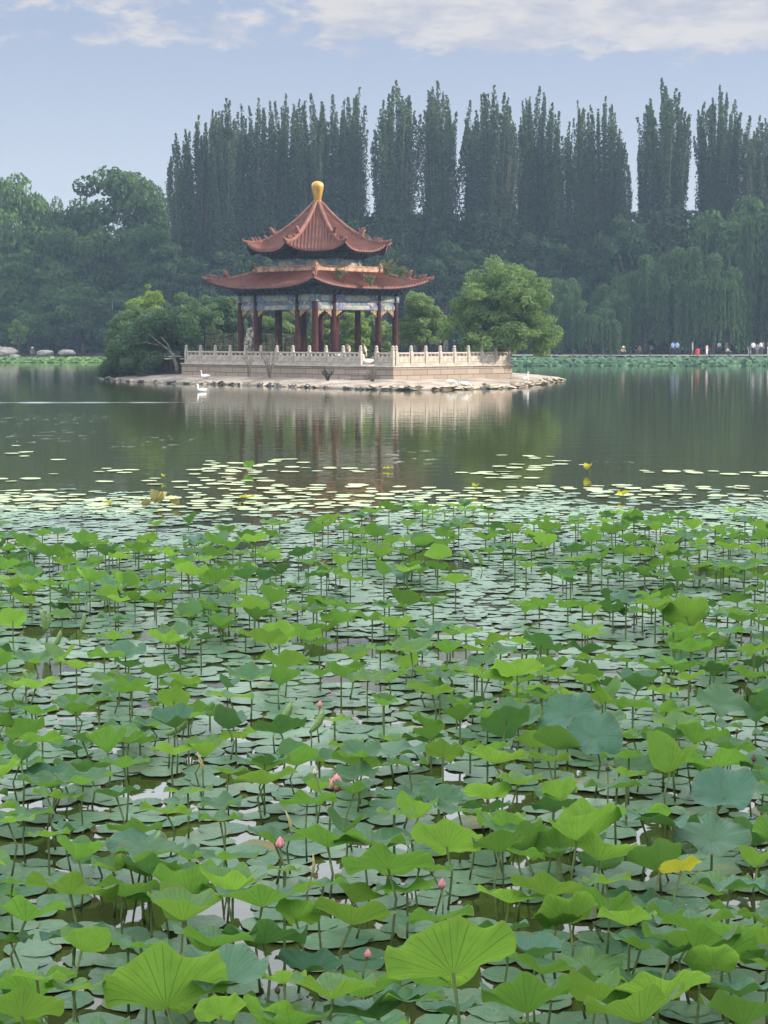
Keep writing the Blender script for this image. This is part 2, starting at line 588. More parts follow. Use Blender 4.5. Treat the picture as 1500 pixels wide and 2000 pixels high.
# lotus blade: blue-green above, yellow-green below, radial veins
def lotus_mat(name, top, under, trans_col, trans=.45, yellow=False):
    m, t = new_mat(name)
    uv = t.n('ShaderNodeUVMap', uv_map='uv').outputs[0]
    sp = t.n('ShaderNodeSeparateXYZ', {0: uv})
    u, v = sp.outputs[0], sp.outputs[1]
    tri = t.math('ABSOLUTE', t.math('SUBTRACT', t.math('FRACT', t.math('MULTIPLY', u, 20.0)), .5))
    wd = t.math('DIVIDE', .028, t.math('MAXIMUM', v, .12))
    ve = t.math('SUBTRACT', 1.0, t.step(tri, t.math('MULTIPLY', wd, .4), wd))
    tri2 = t.math('ABSOLUTE', t.math('SUBTRACT', t.math('FRACT', t.math('ADD', t.math('MULTIPLY', u, 40.0), .5)), .5))
    ve2 = t.math('MULTIPLY', t.math('SUBTRACT', 1.0, t.step(tri2, .02, .06)), t.step(v, .5, .62))
    ve = t.math('MULTIPLY', t.math('MAXIMUM', ve, t.math('MULTIPLY', ve2, .7)), t.math('SUBTRACT', 1.0, t.step(v, .86, 1.0)))
    tc = t.n('ShaderNodeTexCoord').outputs['Object']
    nz = t.noise(tc, 2.3, 5, .6)
    oi = t.n('ShaderNodeObjectInfo').outputs['Random']
    at_ = t.n('ShaderNodeAttribute', attribute_name='tint').outputs['Fac']
    k = t.math('FRACT', t.math('ADD', oi, at_))
    back = t.n('ShaderNodeNewGeometry').outputs['Backfacing']
    k2 = t.math('FRACT', t.math('MULTIPLY', k, 7.31))
    tp = t.mix(k, (*top, 1), (*[a * .6 + b * .4 for a, b in zip(top, under)], 1))
    un = t.mix(k2, (*under, 1), (*[a * .62 for a in under], 1))
    c = t.mix(back, tp, un)
    c = t.mix(t.math('MULTIPLY', t.step(nz, .45, .75), .35), c, (*[a * .55 for a in top], 1))
    c = t.mix(t.math('MULTIPLY', ve, .5), c, t.mix(back, (.19, .31, .15, 1), (.075, .11, .02, 1)))
    spot = t.math('MULTIPLY', t.step(t.noise(tc, 9.0, 2, .5), .66, .72), .45)
    c = t.mix(spot, c, (.16, .13, .04, 1))
    rim = t.math('MULTIPLY', t.step(v, .90, 1.0), t.step(nz, .45, .6))
    c = t.mix(t.math('MULTIPLY', rim, .75), c, (.20, .15, .05, 1))
    tcx = t.mix(k2, (*trans_col, 1), (*[a * .55 for a in trans_col], 1))
    tcx = t.mix(t.math('MULTIPLY', ve, .6), tcx, (.05, .09, .01, 1))
    tcx = t.mix(t.math('MULTIPLY', t.step(nz, .42, .7), .35), tcx, (*[a * .5 for a in trans_col], 1))
    nb = t.n('ShaderNodeBump', {'Height': t.math('ADD', t.math('MULTIPLY', ve, -.5), t.math('MULTIPLY', nz, .5)), 'Strength': .7, 'Distance': .04}).outputs[0]
    pb = t.n('ShaderNodeBsdfPrincipled', {'Base Color': c, 'Roughness': .5, 'Specular IOR Level': .35, 'Normal': nb})
    tr = t.n('ShaderNodeBsdfTranslucent', {0: tcx})
    mx = t.n('ShaderNodeMixShader', {0: trans})
    t.link(pb.outputs[0], mx.inputs[1])
    t.link(tr.outputs[0], mx.inputs[2])
    out(t, mx.outputs[0])
    return m


M['lotus'] = lotus_mat('lotus_leaf_green', (.070, .180, .090), (.120, .260, .058), (.21, .44, .055))
M['lotus_bright'] = lotus_mat('lotus_leaf_bright', (.110, .240, .070), (.150, .305, .058), (.31, .56, .065), .46)
M['lotus_blue'] = lotus_mat('lotus_leaf_bluish', (.065, .175, .115), (.100, .215, .075), (.12, .29, .05), .32)
M['lotus_yellow'] = lotus_mat('lotus_leaf_yellowing', (.30, .33, .05), (.36, .38, .05), (.62, .60, .05), .5)
M['lotus_roll'] = pmat('rolled_leaf', (.22, .33, .11), .7, .3, 14, col2=(.12, .21, .07))
M['lotus_dry'] = pmat('dry_leaf', (.46, .40, .17), .8, .4, 8, col2=(.30, .25, .09))
M['stem'] = pmat('lotus_stem', (.12, .19, .055), .7, .3, 12, col2=(.10, .115, .05))
M['petal'] = pmat('pink_petal', (.62, .15, .19), .6, .3, 9, col2=(.70, .36, .36))
M['petal_blush'] = pmat('blush_petal', (.72, .42, .38), .6, .2, 9, col2=(.70, .60, .42))
M['petal_pale'] = pmat('pale_petal', (.60, .52, .42), .6, .2, 9, col2=(.42, .44, .26))
M['bud_dark'] = pmat('dark_bud', (.13, .09, .06), .7, .3, 9)


def pad_mat(name, a, b_, edge, brown):
    m, t = new_mat(name)
    uv = t.n('ShaderNodeUVMap', uv_map='uv').outputs[0]
    sp = t.n('ShaderNodeSeparateXYZ', {0: uv})
    u, v = sp.outputs[0], sp.outputs[1]
    geo = t.n('ShaderNodeNewGeometry').outputs['Position']
    oi = t.n('ShaderNodeObjectInfo').outputs['Random']
    at_ = t.n('ShaderNodeAttribute', attribute_name='tint').outputs['Fac']
    k = t.math('FRACT', t.math('ADD', oi, at_))
    k2 = t.math('FRACT', t.math('MULTIPLY', k, 9.7))
    nz = t.noise(geo, 6.0, 5, .65)
    c = t.mix(k, (*a, 1), (*b_, 1))
    tri = t.math('ABSOLUTE', t.math('SUBTRACT', t.math('FRACT', t.math('MULTIPLY', u, 18.0)), .5))
    ve = t.math('MULTIPLY', t.math('SUBTRACT', 1.0, t.step(tri, .01, t.math('DIVIDE', .035, t.math('MAXIMUM', v, .15)))), .3)
    c = t.mix(ve, c, (*[x * 1.5 for x in b_], 1))
    c = t.mix(t.math('MULTIPLY', t.step(nz, .5, .72), .35), c, (*[x * .55 for x in a], 1))
    c = t.mix(t.math('MULTIPLY', t.step(v, .88, 1.0), t.step(nz, .40, .6)), c, (*edge, 1))
    c = t.mix(t.math('MULTIPLY', t.step(k2, brown, brown + .03), t.step(nz, .38, .6)), c, (.21, .155, .075, 1))
    vd = t.n('ShaderNodeTexVoronoi', {'Vector': geo, 'Scale': 13.0})
    dots = t.math('MULTIPLY', t.math('SUBTRACT', 1.0, t.step(vd.outputs['Distance'], .045, .075)), t.step(t.n('ShaderNodeSeparateColor', {0: vd.outputs['Color']}).outputs[0], .80, .82))
    c = t.mix(dots, c, (.62, .64, .60, 1))
    bm_ = t.n('ShaderNodeBump', {'Height': t.noise(geo, 9.0, 3, .6), 'Strength': .5, 'Distance': .03}).outputs[0]
    pb = t.n('ShaderNodeBsdfPrincipled', {'Base Color': c, 'Roughness': .42, 'Specular IOR Level': .5, 'Normal': bm_})
    out(t, pb.outputs[0])
    return m


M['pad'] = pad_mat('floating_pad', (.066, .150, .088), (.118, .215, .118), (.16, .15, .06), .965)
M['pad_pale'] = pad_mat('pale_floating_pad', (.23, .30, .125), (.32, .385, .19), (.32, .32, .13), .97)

# ------------------------------------------------------------------ the setting: ground, lake, banks
def grid_mesh(name, xs, ys, zf, mat, smooth=True):
    X, Y = np.meshgrid(xs, ys)
    Z = zf(X, Y)
    v = np.stack([X, Y, Z], -1).reshape(-1, 3)
    nx, ny = len(xs), len(ys)
    i = np.arange(nx * ny).reshape(ny, nx)
    q = np.stack([i[:-1, :-1], i[:-1, 1:], i[1:, 1:], i[1:, :-1]], -1).reshape(-1, 4)
    return big_mesh(name, v, q, mat, smooth=smooth)


def sstep(a, b, x):
    t_ = np.clip((x - a) / (b - a), 0, 1)
    return t_ * t_ * (3 - 2 * t_)


def shore(X):
    return 206 + 33 * sstep(8, -45, np.asarray(X, dtype=float)) + .7 * np.sin(np.asarray(X) * .31) + .5 * np.sin(np.asarray(X) * .83)


structure('ground', grid_mesh('ground', np.linspace(-420, 420, 9), np.linspace(-60, 620, 9), lambda X, Y: X * 0 - 1.4, M['soil']))
structure('lake', grid_mesh('lake', np.linspace(-400, 400, 5), np.linspace(-50, 330, 5), lambda X, Y: X * 0, M['water']))

offs = np.array([-1.5, 0, .5, 1.5, 4, 8, 12, 30, 60, 120, 370])
hz = np.array([-.6, -.15, .15, .4, .62, .78, .85, .95, 1.0, 1.1, 1.2])
xs = np.linspace(-415, 415, 416)
v = np.zeros((len(offs), len(xs), 3))
for i, (o_, z_) in enumerate(zip(offs, hz)):
    v[i, :, 0] = xs
    v[i, :, 1] = shore(xs) + o_
    v[i, :, 2] = z_ + (.05 * np.sin(xs * .9 + i) if i > 1 else 0)
i_ = np.arange(len(offs) * len(xs)).reshape(len(offs), len(xs))
q = np.stack([i_[:-1, :-1], i_[:-1, 1:], i_[1:, 1:], i_[1:, :-1]], -1).reshape(-1, 4)
structure('far_bank', big_mesh('far_bank', v.reshape(-1, 3), q, M['soil'], smooth=True))

# waterside walk on the right and a dirt track on the left
v, q = [], []
xs = np.linspace(12, 95, 60)
for i, o_ in enumerate((9.0, 11, 16, 21, 27)):
    for x in xs:
        v.append((x, float(shore(x)) + o_, 1.02))
i_ = np.arange(5 * 60).reshape(5, 60)
q = np.stack([i_[:-1, :-1], i_[:-1, 1:], i_[1:, 1:], i_[1:, :-1]], -1).reshape(-1, 4)
structure('path', big_mesh('path', np.array(v), q, M['pathm']))
WALK_Z = 1.02
# near bank under the camera, and right bank with the shade trees
structure('near_bank', grid_mesh('near_bank', np.linspace(-60, 60, 30), np.array([-55, -10, 2.0, 3.0, 3.8]),
                                 lambda X, Y: np.where(Y > 3.5, -.5, np.where(Y > 2.5, .8, 1.35)), M['soil']))
v = []
ys = np.linspace(-55, 204, 60)
for o_, z_ in ((0, -.5), (.8, .2), (2.5, .7), (8, 1.0), (120, 1.3)):
    for y in ys:
        v.append((17 + max(0, y - 10) * .21 + o_ + .5 * math.sin(y * .4), y, z_))
i_ = np.arange(5 * 60).reshape(5, 60)
q = np.stack([i_[:-1, :-1], i_[1:, :-1], i_[1:, 1:], i_[:-1, 1:]], -1).reshape(-1, 4)
structure('right_bank', big_mesh('right_bank', np.array(v), q, M['soil'], smooth=True))

# goose wake: a low ridge of water that tilts its face to the sky
a = at(-60, 786.5)
b_ = at(396, 786.0)
n = 160
v = []
for k in range(n):
    s_ = k / (n - 1)
    x = a.x + (b_.x - a.x) * s_
    y = a.y + (b_.y - a.y) * s_ + .04 * math.sin(k * .13)
    hh = (.040 + .006 * math.sin(k * .17)) * (1 - .55 * s_)
    wv = .42 * (1 - .4 * s_)
    for dy, zz in ((-wv, .003), (-wv * .5, hh * .45), (-.06, hh), (.1, hh * .6), (wv, .003)):
        v.append((x, y + dy, zz))
i_ = np.arange(n * 5).reshape(n, 5)
q = np.stack([i_[:-1, :-1], i_[1:, :-1], i_[1:, 1:], i_[:-1, 1:]], -1).reshape(-1, 4)
structure('wake', big_mesh('wake', np.array(v), q, M['water'], smooth=True))

# ------------------------------------------------------------------ the island
outline = [at(x, y) for x, y in ((203, 740), (250, 745), (330, 749), (420, 751), (520, 754), (600, 757), (680, 760), (770, 762), (860, 762), (940, 760),
                                 (1000, 758), (1045, 752), (1080, 746))]
outline += [Vector(p) for p in ((13.5, 132, 0), (12.5, 142, 0), (6, 149, 0), (-4, 152, 0), (-14, 152, 0), (-20, 148, 0), (-22, 141, 0))]
NO = 260
pts = []
per = len(outline)
for k in range(NO):
    s_ = k / NO * per
    i0 = int(s_)
    f_ = s_ - i0
    p0, p1, p2, p3 = (outline[(i0 + j - 1) % per] for j in range(4))
    pts.append(.5 * ((2 * p1) + (p2 - p0) * f_ + (2 * p0 - 5 * p1 + 4 * p2 - p3) * f_ ** 2 + (3 * p1 - p0 - 3 * p2 + p3) * f_ ** 3))
cen = Vector((-4, 131, 0))
v = []
rings = ((1.02, -.25), (1.0, -.02), (.985, .10), (.95, .17), (.90, .27), (.85, .36), (.78, .42), (.6, .45), (.3, .45), (.02, .45))
for s_, z_ in rings:
    for k, p in enumerate(pts):
        w_ = 1 + (.010 * mnoise.noise((p.x * .9, p.y * .9, 0)) + .012 * mnoise.noise((p.x * .3, p.y * .3, 5)) if s_ > .9 else 0)
        q_ = cen + (p - cen) * (s_ * w_)
        v.append((q_.x, q_.y, z_ + (.07 * mnoise.noise((q_.x * .7, q_.y * .7, 2)) + .04 * mnoise.noise((q_.x * 2, q_.y * 2, 2)) if .2 < s_ < 1 else 0)))
nr = len(rings)
i_ = np.arange(nr * NO).reshape(nr, NO)
nx_ = np.roll(i_, -1, axis=1)
q = np.stack([i_[:-1], nx_[:-1], nx_[1:], i_[1:]], -1).reshape(-1, 4)
structure('island_ground', big_mesh('island_ground', np.array(v), q, M['apron'], smooth=True))


def rock_mesh(name, mat, sx, sy, sz, n=16, seed=0, sub=0):
    r = random.Random(seed)
    bm = bmesh.new()
    for k in range(n):
        d = Vector((r.gauss(0, 1), r.gauss(0, 1), r.gauss(0, 1))).normalized() * r.uniform(.8, 1.0)
        bm.verts.new((d.x * sx, d.y * sy, d.z * sz))
    res = bmesh.ops.convex_hull(bm, input=bm.verts)
    bmesh.ops.delete(bm, geom=[g for g in res['geom_interior'] if isinstance(g, bmesh.types.BMVert)], context='VERTS')
    if sub:
        bmesh.ops.subdivide_edges(bm, edges=bm.edges[:], cuts=sub, use_grid_fill=True, smooth=.5)
        for vv in bm.verts:
            vv.co *= 1 + .12 * mnoise.noise(vv.co * 2.2 + Vector((seed, 0, 0)))
    me = bpy.data.meshes.new(name)
    bm.to_mesh(me)
    bm.free()
    me.materials.append(mat)
    return me


slabs = [rock_mesh('shore_rock', M['rock_pale'], .42, .30, .13, 14, s) for s in range(6)]
darks = [rock_mesh('shore_rock', M['rock_dark'], .34, .26, .16, 14, 20 + s) for s in range(5)]
pale_l = [rock_mesh('shore_rock', M['rock_pale'], .38, .3, .16, 14, 40 + s) for s in range(5)]
rr_ = random.Random(3)
edge = [p for k, p in enumerate(pts) if k < NO * 12.6 / per]
for k in range(250):
    f_ = rr_.random()
    p = edge[int(f_ * (len(edge) - 1))]
    px = 750 + F * p.x / p.y
    inn = (cen - p).normalized()
    sc = rr_.uniform(.45, 1.2)
    if px > 720:
        me = rr_.choice(slabs)
        lab, grp = 'pale flat stone slab edging the sunlit right shore of the island', 'slabs edging the right island shore'
        p = p + inn * rr_.uniform(-.25, .75)
        z_, rot = rr_.uniform(.02, .2), (rr_.uniform(-.5, .1), rr_.uniform(-.35, .35), rr_.uniform(-.5, .5))
    elif rr_.random() < (.75 if 360 < px < 510 else .35):
        me = rr_.choice(darks)
        lab, grp = 'dark wet rock at the waterline below the terrace wall', 'dark rocks along the island waterline'
        p = p + inn * rr_.uniform(-.1, .5)
        z_, rot = rr_.uniform(0, .1), (rr_.uniform(-.3, .3), rr_.uniform(-.3, .3), rr_.uniform(0, 6))
        sc *= .85
    else:
        me = rr_.choice(pale_l)
        lab, grp = 'pale rough rock along the shaded left shore of the island', 'pale rocks along the left island shore'
        p = p + inn * rr_.uniform(-.1, .9)
        z_, rot = rr_.uniform(.02, .12), (rr_.uniform(-.3, .3), rr_.uniform(-.3, .3), rr_.uniform(0, 6))
        sc *= .85
    single('shore_rock', me, lab, 'rock', (p.x, p.y, z_), rot, (sc, sc, sc), grp)

# ------------------------------------------------------------------ terrace (rotated 45 degrees; local x runs along the left front face towards the right corner)
TC = Vector((.58, 113.0, 0))             # right front corner of the terrace
TA = R_(-45)
ux = Vector((math.cos(TA), math.sin(TA), 0))     # along left face, towards the corner
uy = Vector((-math.sin(TA), math.cos(TA), 0))    # inwards (away from the left face)
TL, TW, T0, T1 = 21.2, 11.4, .40, 1.20
terr = thing('stone_terrace', 'stone block terrace carrying the pavilion with a stair gap in its front', 'terrace', (TC.x, TC.y, 0), TA)
mb = MB()
mb.box((-TL / 2, TW / 2, (T0 + T1) / 2 - .1), (TL, TW, T1 - T0 + .2))
part('wall', mb.mesh('wall', M['blocks']), terr)
mb = MB()
mb.box((-TL / 2, TW / 2, T1 + .05), (TL + .16, TW + .16, .10), bev=.03)
part('coping', mb.mesh('coping', M['rail']), terr)


def tx(px, face=0):
    """local coordinate along the left (0) or right (1) front face where pixel column px meets it"""
    k = (px - 750) / F
    if face == 0:   # point = TC + ux*s
        s_ = (k * TC.y - TC.x) / (ux.x - k * ux.y)
    else:
        s_ = (k * TC.y - TC.x) / (uy.x - k * uy.y)
    return s_


# steps down through the gap
g0, g1 = tx(703), tx(730)
for k in range(4):
    mb = MB()
    mb.box(((g0 + g1) / 2, -.20 - .30 * k, (T1 - .16 * (k + 1) + .25) / 2 + .0), (g1 - g0 - .1 + .12 * k, .40 + .003 * k, T1 - .16 * (k + 1) - .25), bev=.02)
    part('step', mb.mesh('step', M['blocks']), terr)

ZR = T1 + .10
post_mb = MB()
post_mb.box((0, 0, .46), (.21, .21, .92), bev=.015)
post_mb.box((0, 0, .945), (.15, .15, .06))
post_mb.lathe([(.085, .97), (.115, 1.0), (.12, 1.05), (.085, 1.12), (.11, 1.17), (.10, 1.22), (.05, 1.27), (.01, 1.29)], 10)
post_me = post_mb.mesh('post', M['rail'])


def panel_mesh(L):
    mb = MB()
    mb.box((0, 0, .06), (L, .20, .12))                     # sill stone
    mb.box((0, 0, .36), (L, .10, .48))                     # solid slab
    mb.box((0, 0, .36), (L - .22, .135, .30), bev=.02)     # raised field
    for s_ in (-.5, -.17, .17, .5):
        if abs(s_) > .3:
            mb.box((s_ * (L - .12), 0, .665), (.12, .09, .14))
        else:
            mb.lathe([(.075, .595), (.05, .62), (.085, .66), (.06, .70), (.09, .735)], 8, (s_ * L, 0, 0))
    mb.box((0, 0, .79), (L, .13, .11), bev=.03)            # handrail
    return mb.mesh('panel', M['rail'])


def railing(label, face, pxs, post_ends=(True, True)):
    t_ = thing('stone_railing', label, 'railing', (TC.x, TC.y, 0), TA, 'carved stone railings round the terrace')
    ss = pxs
    for i, s_ in enumerate(ss):
        loc = (s_, .16, ZR) if face == 0 else (-.16, s_, ZR)
        part('post', post_me, t_, loc)
        if i:
            L = abs(ss[i] - ss[i - 1]) - .21
            mid = (ss[i] + ss[i - 1]) / 2
            part('panel', panel_mesh(L), t_, (mid, .16, ZR) if face == 0 else (-.16, mid, ZR), (0, 0, 0 if face == 0 else PI / 2))
    return t_


nL = 10
s0, s1 = tx(362), tx(701)
railing('long pale carved railing along the shaded front of the terrace, left of the steps', 0, [s0 + (s1 - s0) * k / 11 for k in range(12)])
railing('single carved railing bay between the steps and the terrace corner', 0, [tx(732), -.19])
railing('carved railing on the sunlit right face of the terrace', 1, [.42 + (TW - .6) * k / 8 for k in range(9)])
railing('far carved railing along the back edge of the terrace', 2, []) if False else None

# ------------------------------------------------------------------ the pavilion
PC = Vector((-4.61, 126.0, 0))
FL = 1.55                                   # floor level
pav = thing('pavilion', 'red roofed double eaved Chinese pavilion with golden finial on the island terrace', 'pavilion', (PC.x, PC.y, 0))
HS = 3.82                                   # half side of the column square
mb = MB()
mb.box((0, 0, (T1 + .10 + FL) / 2), (2 * HS + 1.5, 2 * HS + 1.5, FL - T1 - .10), rz=PI / 4, bev=.04)
part('plinth', mb.mesh('plinth', M['floor']), pav)


def fdir(k, n, rot0):
    a = rot0 + 2 * PI * k / n
    return Vector((math.cos(a), math.sin(a), 0)), Vector((-math.sin(a), math.cos(a), 0))


LROT = -3 * PI / 4
UROT = -PI / 2
col_mb = MB()
col_mb.lathe([(.29, 0), (.31, .08), (.27, .16), (.215, .17), (.21, 2.4), (.195, 4.55)], 14, mi=0)
for i_f, c_ in enumerate(col_mb.f):
    pass
col_me = col_mb.mesh('column', M['red_col'], smooth=True)
bay = [-HS, -HS + .22 * 2 * HS, HS - .22 * 2 * HS, HS]
for k in range(4):
    N_, T_ = fdir(k, 4, LROT)
    for s_ in bay[:3]:
        p = N_ * HS + T_ * s_
        part('column', col_me, pav, (p.x, p.y, FL))
for k in range(8):
    N_, T_ = fdir(k, 8, UROT + PI / 8)
    p = N_ * 3.0
    part('column', col_me, pav, (p.x, p.y, FL), scale=(.9, .9, 1.42))

# beams with painted panels, carved brackets, bracket sets
for k in range(4):
    N_, T_ = fdir(k, 4, LROT)
    rz = math.atan2(T_.y, T_.x)
    mb = MB()
    c0 = N_ * HS
    mb.box((c0.x, c0.y, 5.75), (2 * HS + .5, .26, .46), rz)
    mb.box((c0.x, c0.y, 5.42), (2 * HS + .1, .12, .20), rz, 0)
    mb.box((c0.x, c0.y, 5.14), (2 * HS + .3, .22, .36), rz)
    MI_P, MI_B = 1, 2
    for a_, b2 in zip(bay[:-1], bay[1:]):
        L = b2 - a_ - .36
        mid = (a_ + b2) / 2
        for zc, hh, dd in ((5.75, .34, .27), (5.14, .25, .23)):
            for sgn in (1, -1):
                p = N_ * (HS + sgn * (dd / 2 + .004)) + T_ * mid
                mb.prism([(-L * .24, -hh / 2), (L * .24, -hh / 2), (L * .30, -hh * .2), (L * .30, hh * .2), (L * .24, hh / 2), (-L * .24, hh / 2), (-L * .30, hh * .2), (-L * .30, -hh * .2)],
                          .02, (p.x, p.y, zc), T_, (0, 0, 1), MI_P)
                for e_ in (-1, 1):
                    q_ = N_ * (HS + sgn * (dd / 2 + .004)) + T_ * (mid + e_ * L * .39)
                    mb.box((q_.x, q_.y, zc), (L * .10, .02, hh * .9), rz, MI_B)
    part('painted_beam', mb.mesh('painted_beam', M['painted'], M['cream'], M['blue_panel']), pav)
    # carved gilt brackets in the column angles
    mbq = MB()
    for a_, b2 in zip(bay[:-1], bay[1:]):
        wd = min(.62, (b2 - a_) * .42)
        for e_, s_ in ((1, a_ + .17), (-1, b2 - .17)):
            p = N_ * HS + T_ * s_
            prof = [(0, 0), (0, -.46), (.12, -.44), (.18, -.30), (.34, -.27), (.42, -.15), (wd * .9, -.13), (wd, 0)]
            mbq.prism([(e_ * x, z) for x, z in (prof if e_ > 0 else prof[::-1])], .09, (p.x, p.y, 4.958), T_, (0, 0, 1))
    part('gilt_bracket', mbq.mesh('gilt_bracket', M['gilt']), pav)
    # rows of bracket sets under the eave
    mbr = MB()
    mbr.box((c0.x, c0.y, 6.28), (2 * HS + .3, .20, .60), rz)
    nb = 15
    for j in range(nb):
        s_ = -HS + 2 * HS * j / (nb - 1)
        for lv in range(3):
            q_ = N_ * (HS + .14 + .17 * lv) + T_ * s_
            mbr.box((q_.x, q_.y, 6.08 + .17 * lv), (.26 + .10 * lv, .30 + .12 * lv, .10), rz)
            mbr.box((q_.x, q_.y, 6.165 + .17 * lv), (.10, .34 + .1 * lv, .08), rz)
    part('bracket_row', mbr.mesh('bracket_row', M['bracket']), pav)


def roof_parts(prefix, n, rot0, r_in, r_ap, z_top, z_eave, upturn, ext, power, pitch, parent):
    th = math.tan(PI / n)
    re_tip = r_ap + ext

    def zs(x, r):
        s_ = np.clip((r - r_in) / (r_ap - r_in), 0, 1.08)
        base = z_eave + (z_top - z_eave) * np.sign(1 - s_) * np.abs(1 - s_) ** power
        q_ = np.clip(np.abs(x) / np.maximum(r * th, 1e-3), 0, 1)
        return base + upturn * q_ ** 3.0 * np.clip(s_, 0, 1.1) ** 2.2

    V, Q = [], []
    SV, SQ = [], []
    rows = 16
    hw = re_tip * th
    ncol = int(2 * hw / (pitch / 6)) | 1
    xs_ = np.linspace(-hw, hw, ncol)
    for k in range(n):
        N_, T_ = fdir(k, n, rot0)
        r1 = r_ap + ext * (np.abs(xs_) / hw) ** 3
        r0 = np.maximum(r_in, np.abs(xs_) / th)
        r0 = np.minimum(r0, r1 - .001)
        tt = np.linspace(0, 1, rows)[:, None]
        rr2 = r0[None] + (r1 - r0)[None] * tt
        xx = np.repeat(xs_[None], rows, 0)
        rib = .125 * np.maximum(0, np.cos(2 * PI * xs_ / pitch)) ** .7
        zz = zs(xx, rr2) + rib[None]
        zz_last = zz[-1] - .02
        P = np.stack([N_.x * rr2 + T_.x * xx, N_.y * rr2 + T_.y * xx, zz], -1)
        # front lip: drop under the last row
        lip = P[-1].copy()
        lip[:, 2] = zs(xs_, r1) - .10 - .05 * np.abs(np.cos(PI * xs_ / pitch))
        P = np.concatenate([P, lip[None]], 0)
        b0 = len(V) and sum(len(a) for a in V)
        i2 = np.arange((rows + 1) * ncol).reshape(rows + 1, ncol) + b0
        V.append(P.reshape(-1, 3))
        Q.append(np.stack([i2[:-1, :-1], i2[1:, :-1], i2[1:, 1:], i2[:-1, 1:]], -1).reshape(-1, 4))
        # soffit
        xs2 = np.linspace(-hw, hw, 25)
        r1b = r_ap + ext * (np.abs(xs2) / hw) ** 3 - .03
        r0b = np.minimum(np.maximum(r_in, np.abs(xs2) / th), r1b - .001)
        rr3 = r0b[None] + (r1b - r0b)[None] * np.linspace(0, 1, 10)[:, None]
        xx3 = np.repeat(xs2[None], 10, 0)
        z3 = zs(xx3, rr3) - .16
        P3 = np.stack([N_.x * rr3 + T_.x * xx3, N_.y * rr3 + T_.y * xx3, z3], -1)
        b1 = sum(len(a) for a in SV)
        i3 = np.arange(250).reshape(10, 25) + b1
        SV.append(P3.reshape(-1, 3))
        SQ.append(np.stack([i3[:-1, :-1], i3[:-1, 1:], i3[1:, 1:], i3[1:, :-1]], -1).reshape(-1, 4))
    roof = part(prefix, big_mesh(prefix, np.concatenate(V), np.concatenate(Q), M['tile'], smooth=True), parent)
    # soffit and rafters
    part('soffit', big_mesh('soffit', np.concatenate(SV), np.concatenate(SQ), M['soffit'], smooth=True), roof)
    mr = MB()
    for k in range(n):
        N_, T_ = fdir(k, n, rot0)
        cnt = int(2 * hw / .26)
        for j in range(cnt + 1):
            x = -hw * .97 + 2 * hw * .97 * j / cnt
            ra = r_ap + ext * (abs(x) / hw) ** 3 - .10
            rb = max(ra - 1.0, abs(x) / th + .02)
            if rb > ra - .1:
                continue
            pa = N_ * ra + T_ * x
            pb = N_ * rb + T_ * x
            mr.tube([(pa.x, pa.y, float(zs(np.array(x), np.array(ra))) - .20), (pb.x, pb.y, float(zs(np.array(x), np.array(rb))) - .20)], .055, 5)
    part('rafters', mr.mesh('rafters', M['bracket']), roof)
    # hip ridges with crouching beasts
    for k in range(n):
        a = rot0 + 2 * PI * (k + .5) / n
        d = Vector((math.cos(a), math.sin(a), 0))
        perp = Vector((-d.y, d.x, 0))
        mh = MB()
        path = []
        ca = math.cos(PI / n)
        N = 22
        for j in range(N):
            r = r_in + (re_tip - r_in) * j / (N - 1)
            zc = float(zs(np.array(r * th), np.array(r)))
            path.append((d * (r / ca), zc))
        hgt = .26
        lo, hi_ = [], []
        for j, (p, zc) in enumerate(path):
            e_ = hgt * (1.0 if j < N * .62 else .62)
            wv = .13 if j < N * .62 else .10
            lo.append([p + perp * wv + Vector((0, 0, zc - .05)), p + perp * wv + Vector((0, 0, zc + e_ * .6)), p + perp * wv * .55 + Vector((0, 0, zc + e_)),
                       p - perp * wv * .55 + Vector((0, 0, zc + e_)), p - perp * wv + Vector((0, 0, zc + e_ * .6)), p - perp * wv + Vector((0, 0, zc - .05))])
        pts_ = [q for ring in lo for q in ring]
        fs = []
        for j in range(N - 1):
            for m_ in range(5):
                fs.append((j * 6 + m_, j * 6 + m_ + 1, (j + 1) * 6 + m_ + 1, (j + 1) * 6 + m_))
        fs.append(tuple(range(6)))
        fs.append(tuple(range((N - 1) * 6 + 5, (N - 1) * 6 - 1, -1)))
        mh.add(pts_, fs)

        def beast(fr, s_):
            jj = fr * (N - 1)
            j0 = int(jj)
            p, zc = path[j0]
            b0 = p + Vector((0, 0, zc + hgt * (1.0 if j0 < N * .62 else .62) - .02))
            mh.tube([b0 - d * .12 * s_, b0 + Vector((0, 0, .16 * s_)) - d * .03 * s_, b0 + Vector((0, 0, .30 * s_)) + d * .05 * s_, b0 + Vector((0, 0, .34 * s_)) + d * .15 * s_],
                    [.10 * s_, .11 * s_, .08 * s_, .03 * s_], 7)
            mh.tube([b0 + Vector((0, 0, .12 * s_)) - d * .10 * s_, b0 + Vector((0, 0, .34 * s_)) - d * .16 * s_], [.05 * s_, .02 * s_], 5)
        beast(.66, 1.45)
        for fr in (.76, .82, .88, .94):
            beast(fr, .75)
        # dragon-head tip
        p, zc = path[-1]
        tip = p + Vector((0, 0, zc + .02))
        mh.tube([tip - d * .25, tip + d * .10 + Vector((0, 0, .03)), tip + d * .22 + Vector((0, 0, .13)), tip + d * .20 + Vector((0, 0, .26))], [.12, .12, .08, .03], 7)
        part('hip_ridge', mh.mesh('hip_ridge', M['ridge']), roof)
    return roof


lower = roof_parts('lower_roof', 4, LROT, 2.95, 5.28, 7.62, 6.52, .56, .25, 1.25, .25, pav)
upper = roof_parts('upper_roof', 8, UROT, .28, 4.70, 12.30, 9.0, .55, .16, 1.55, .235, pav)
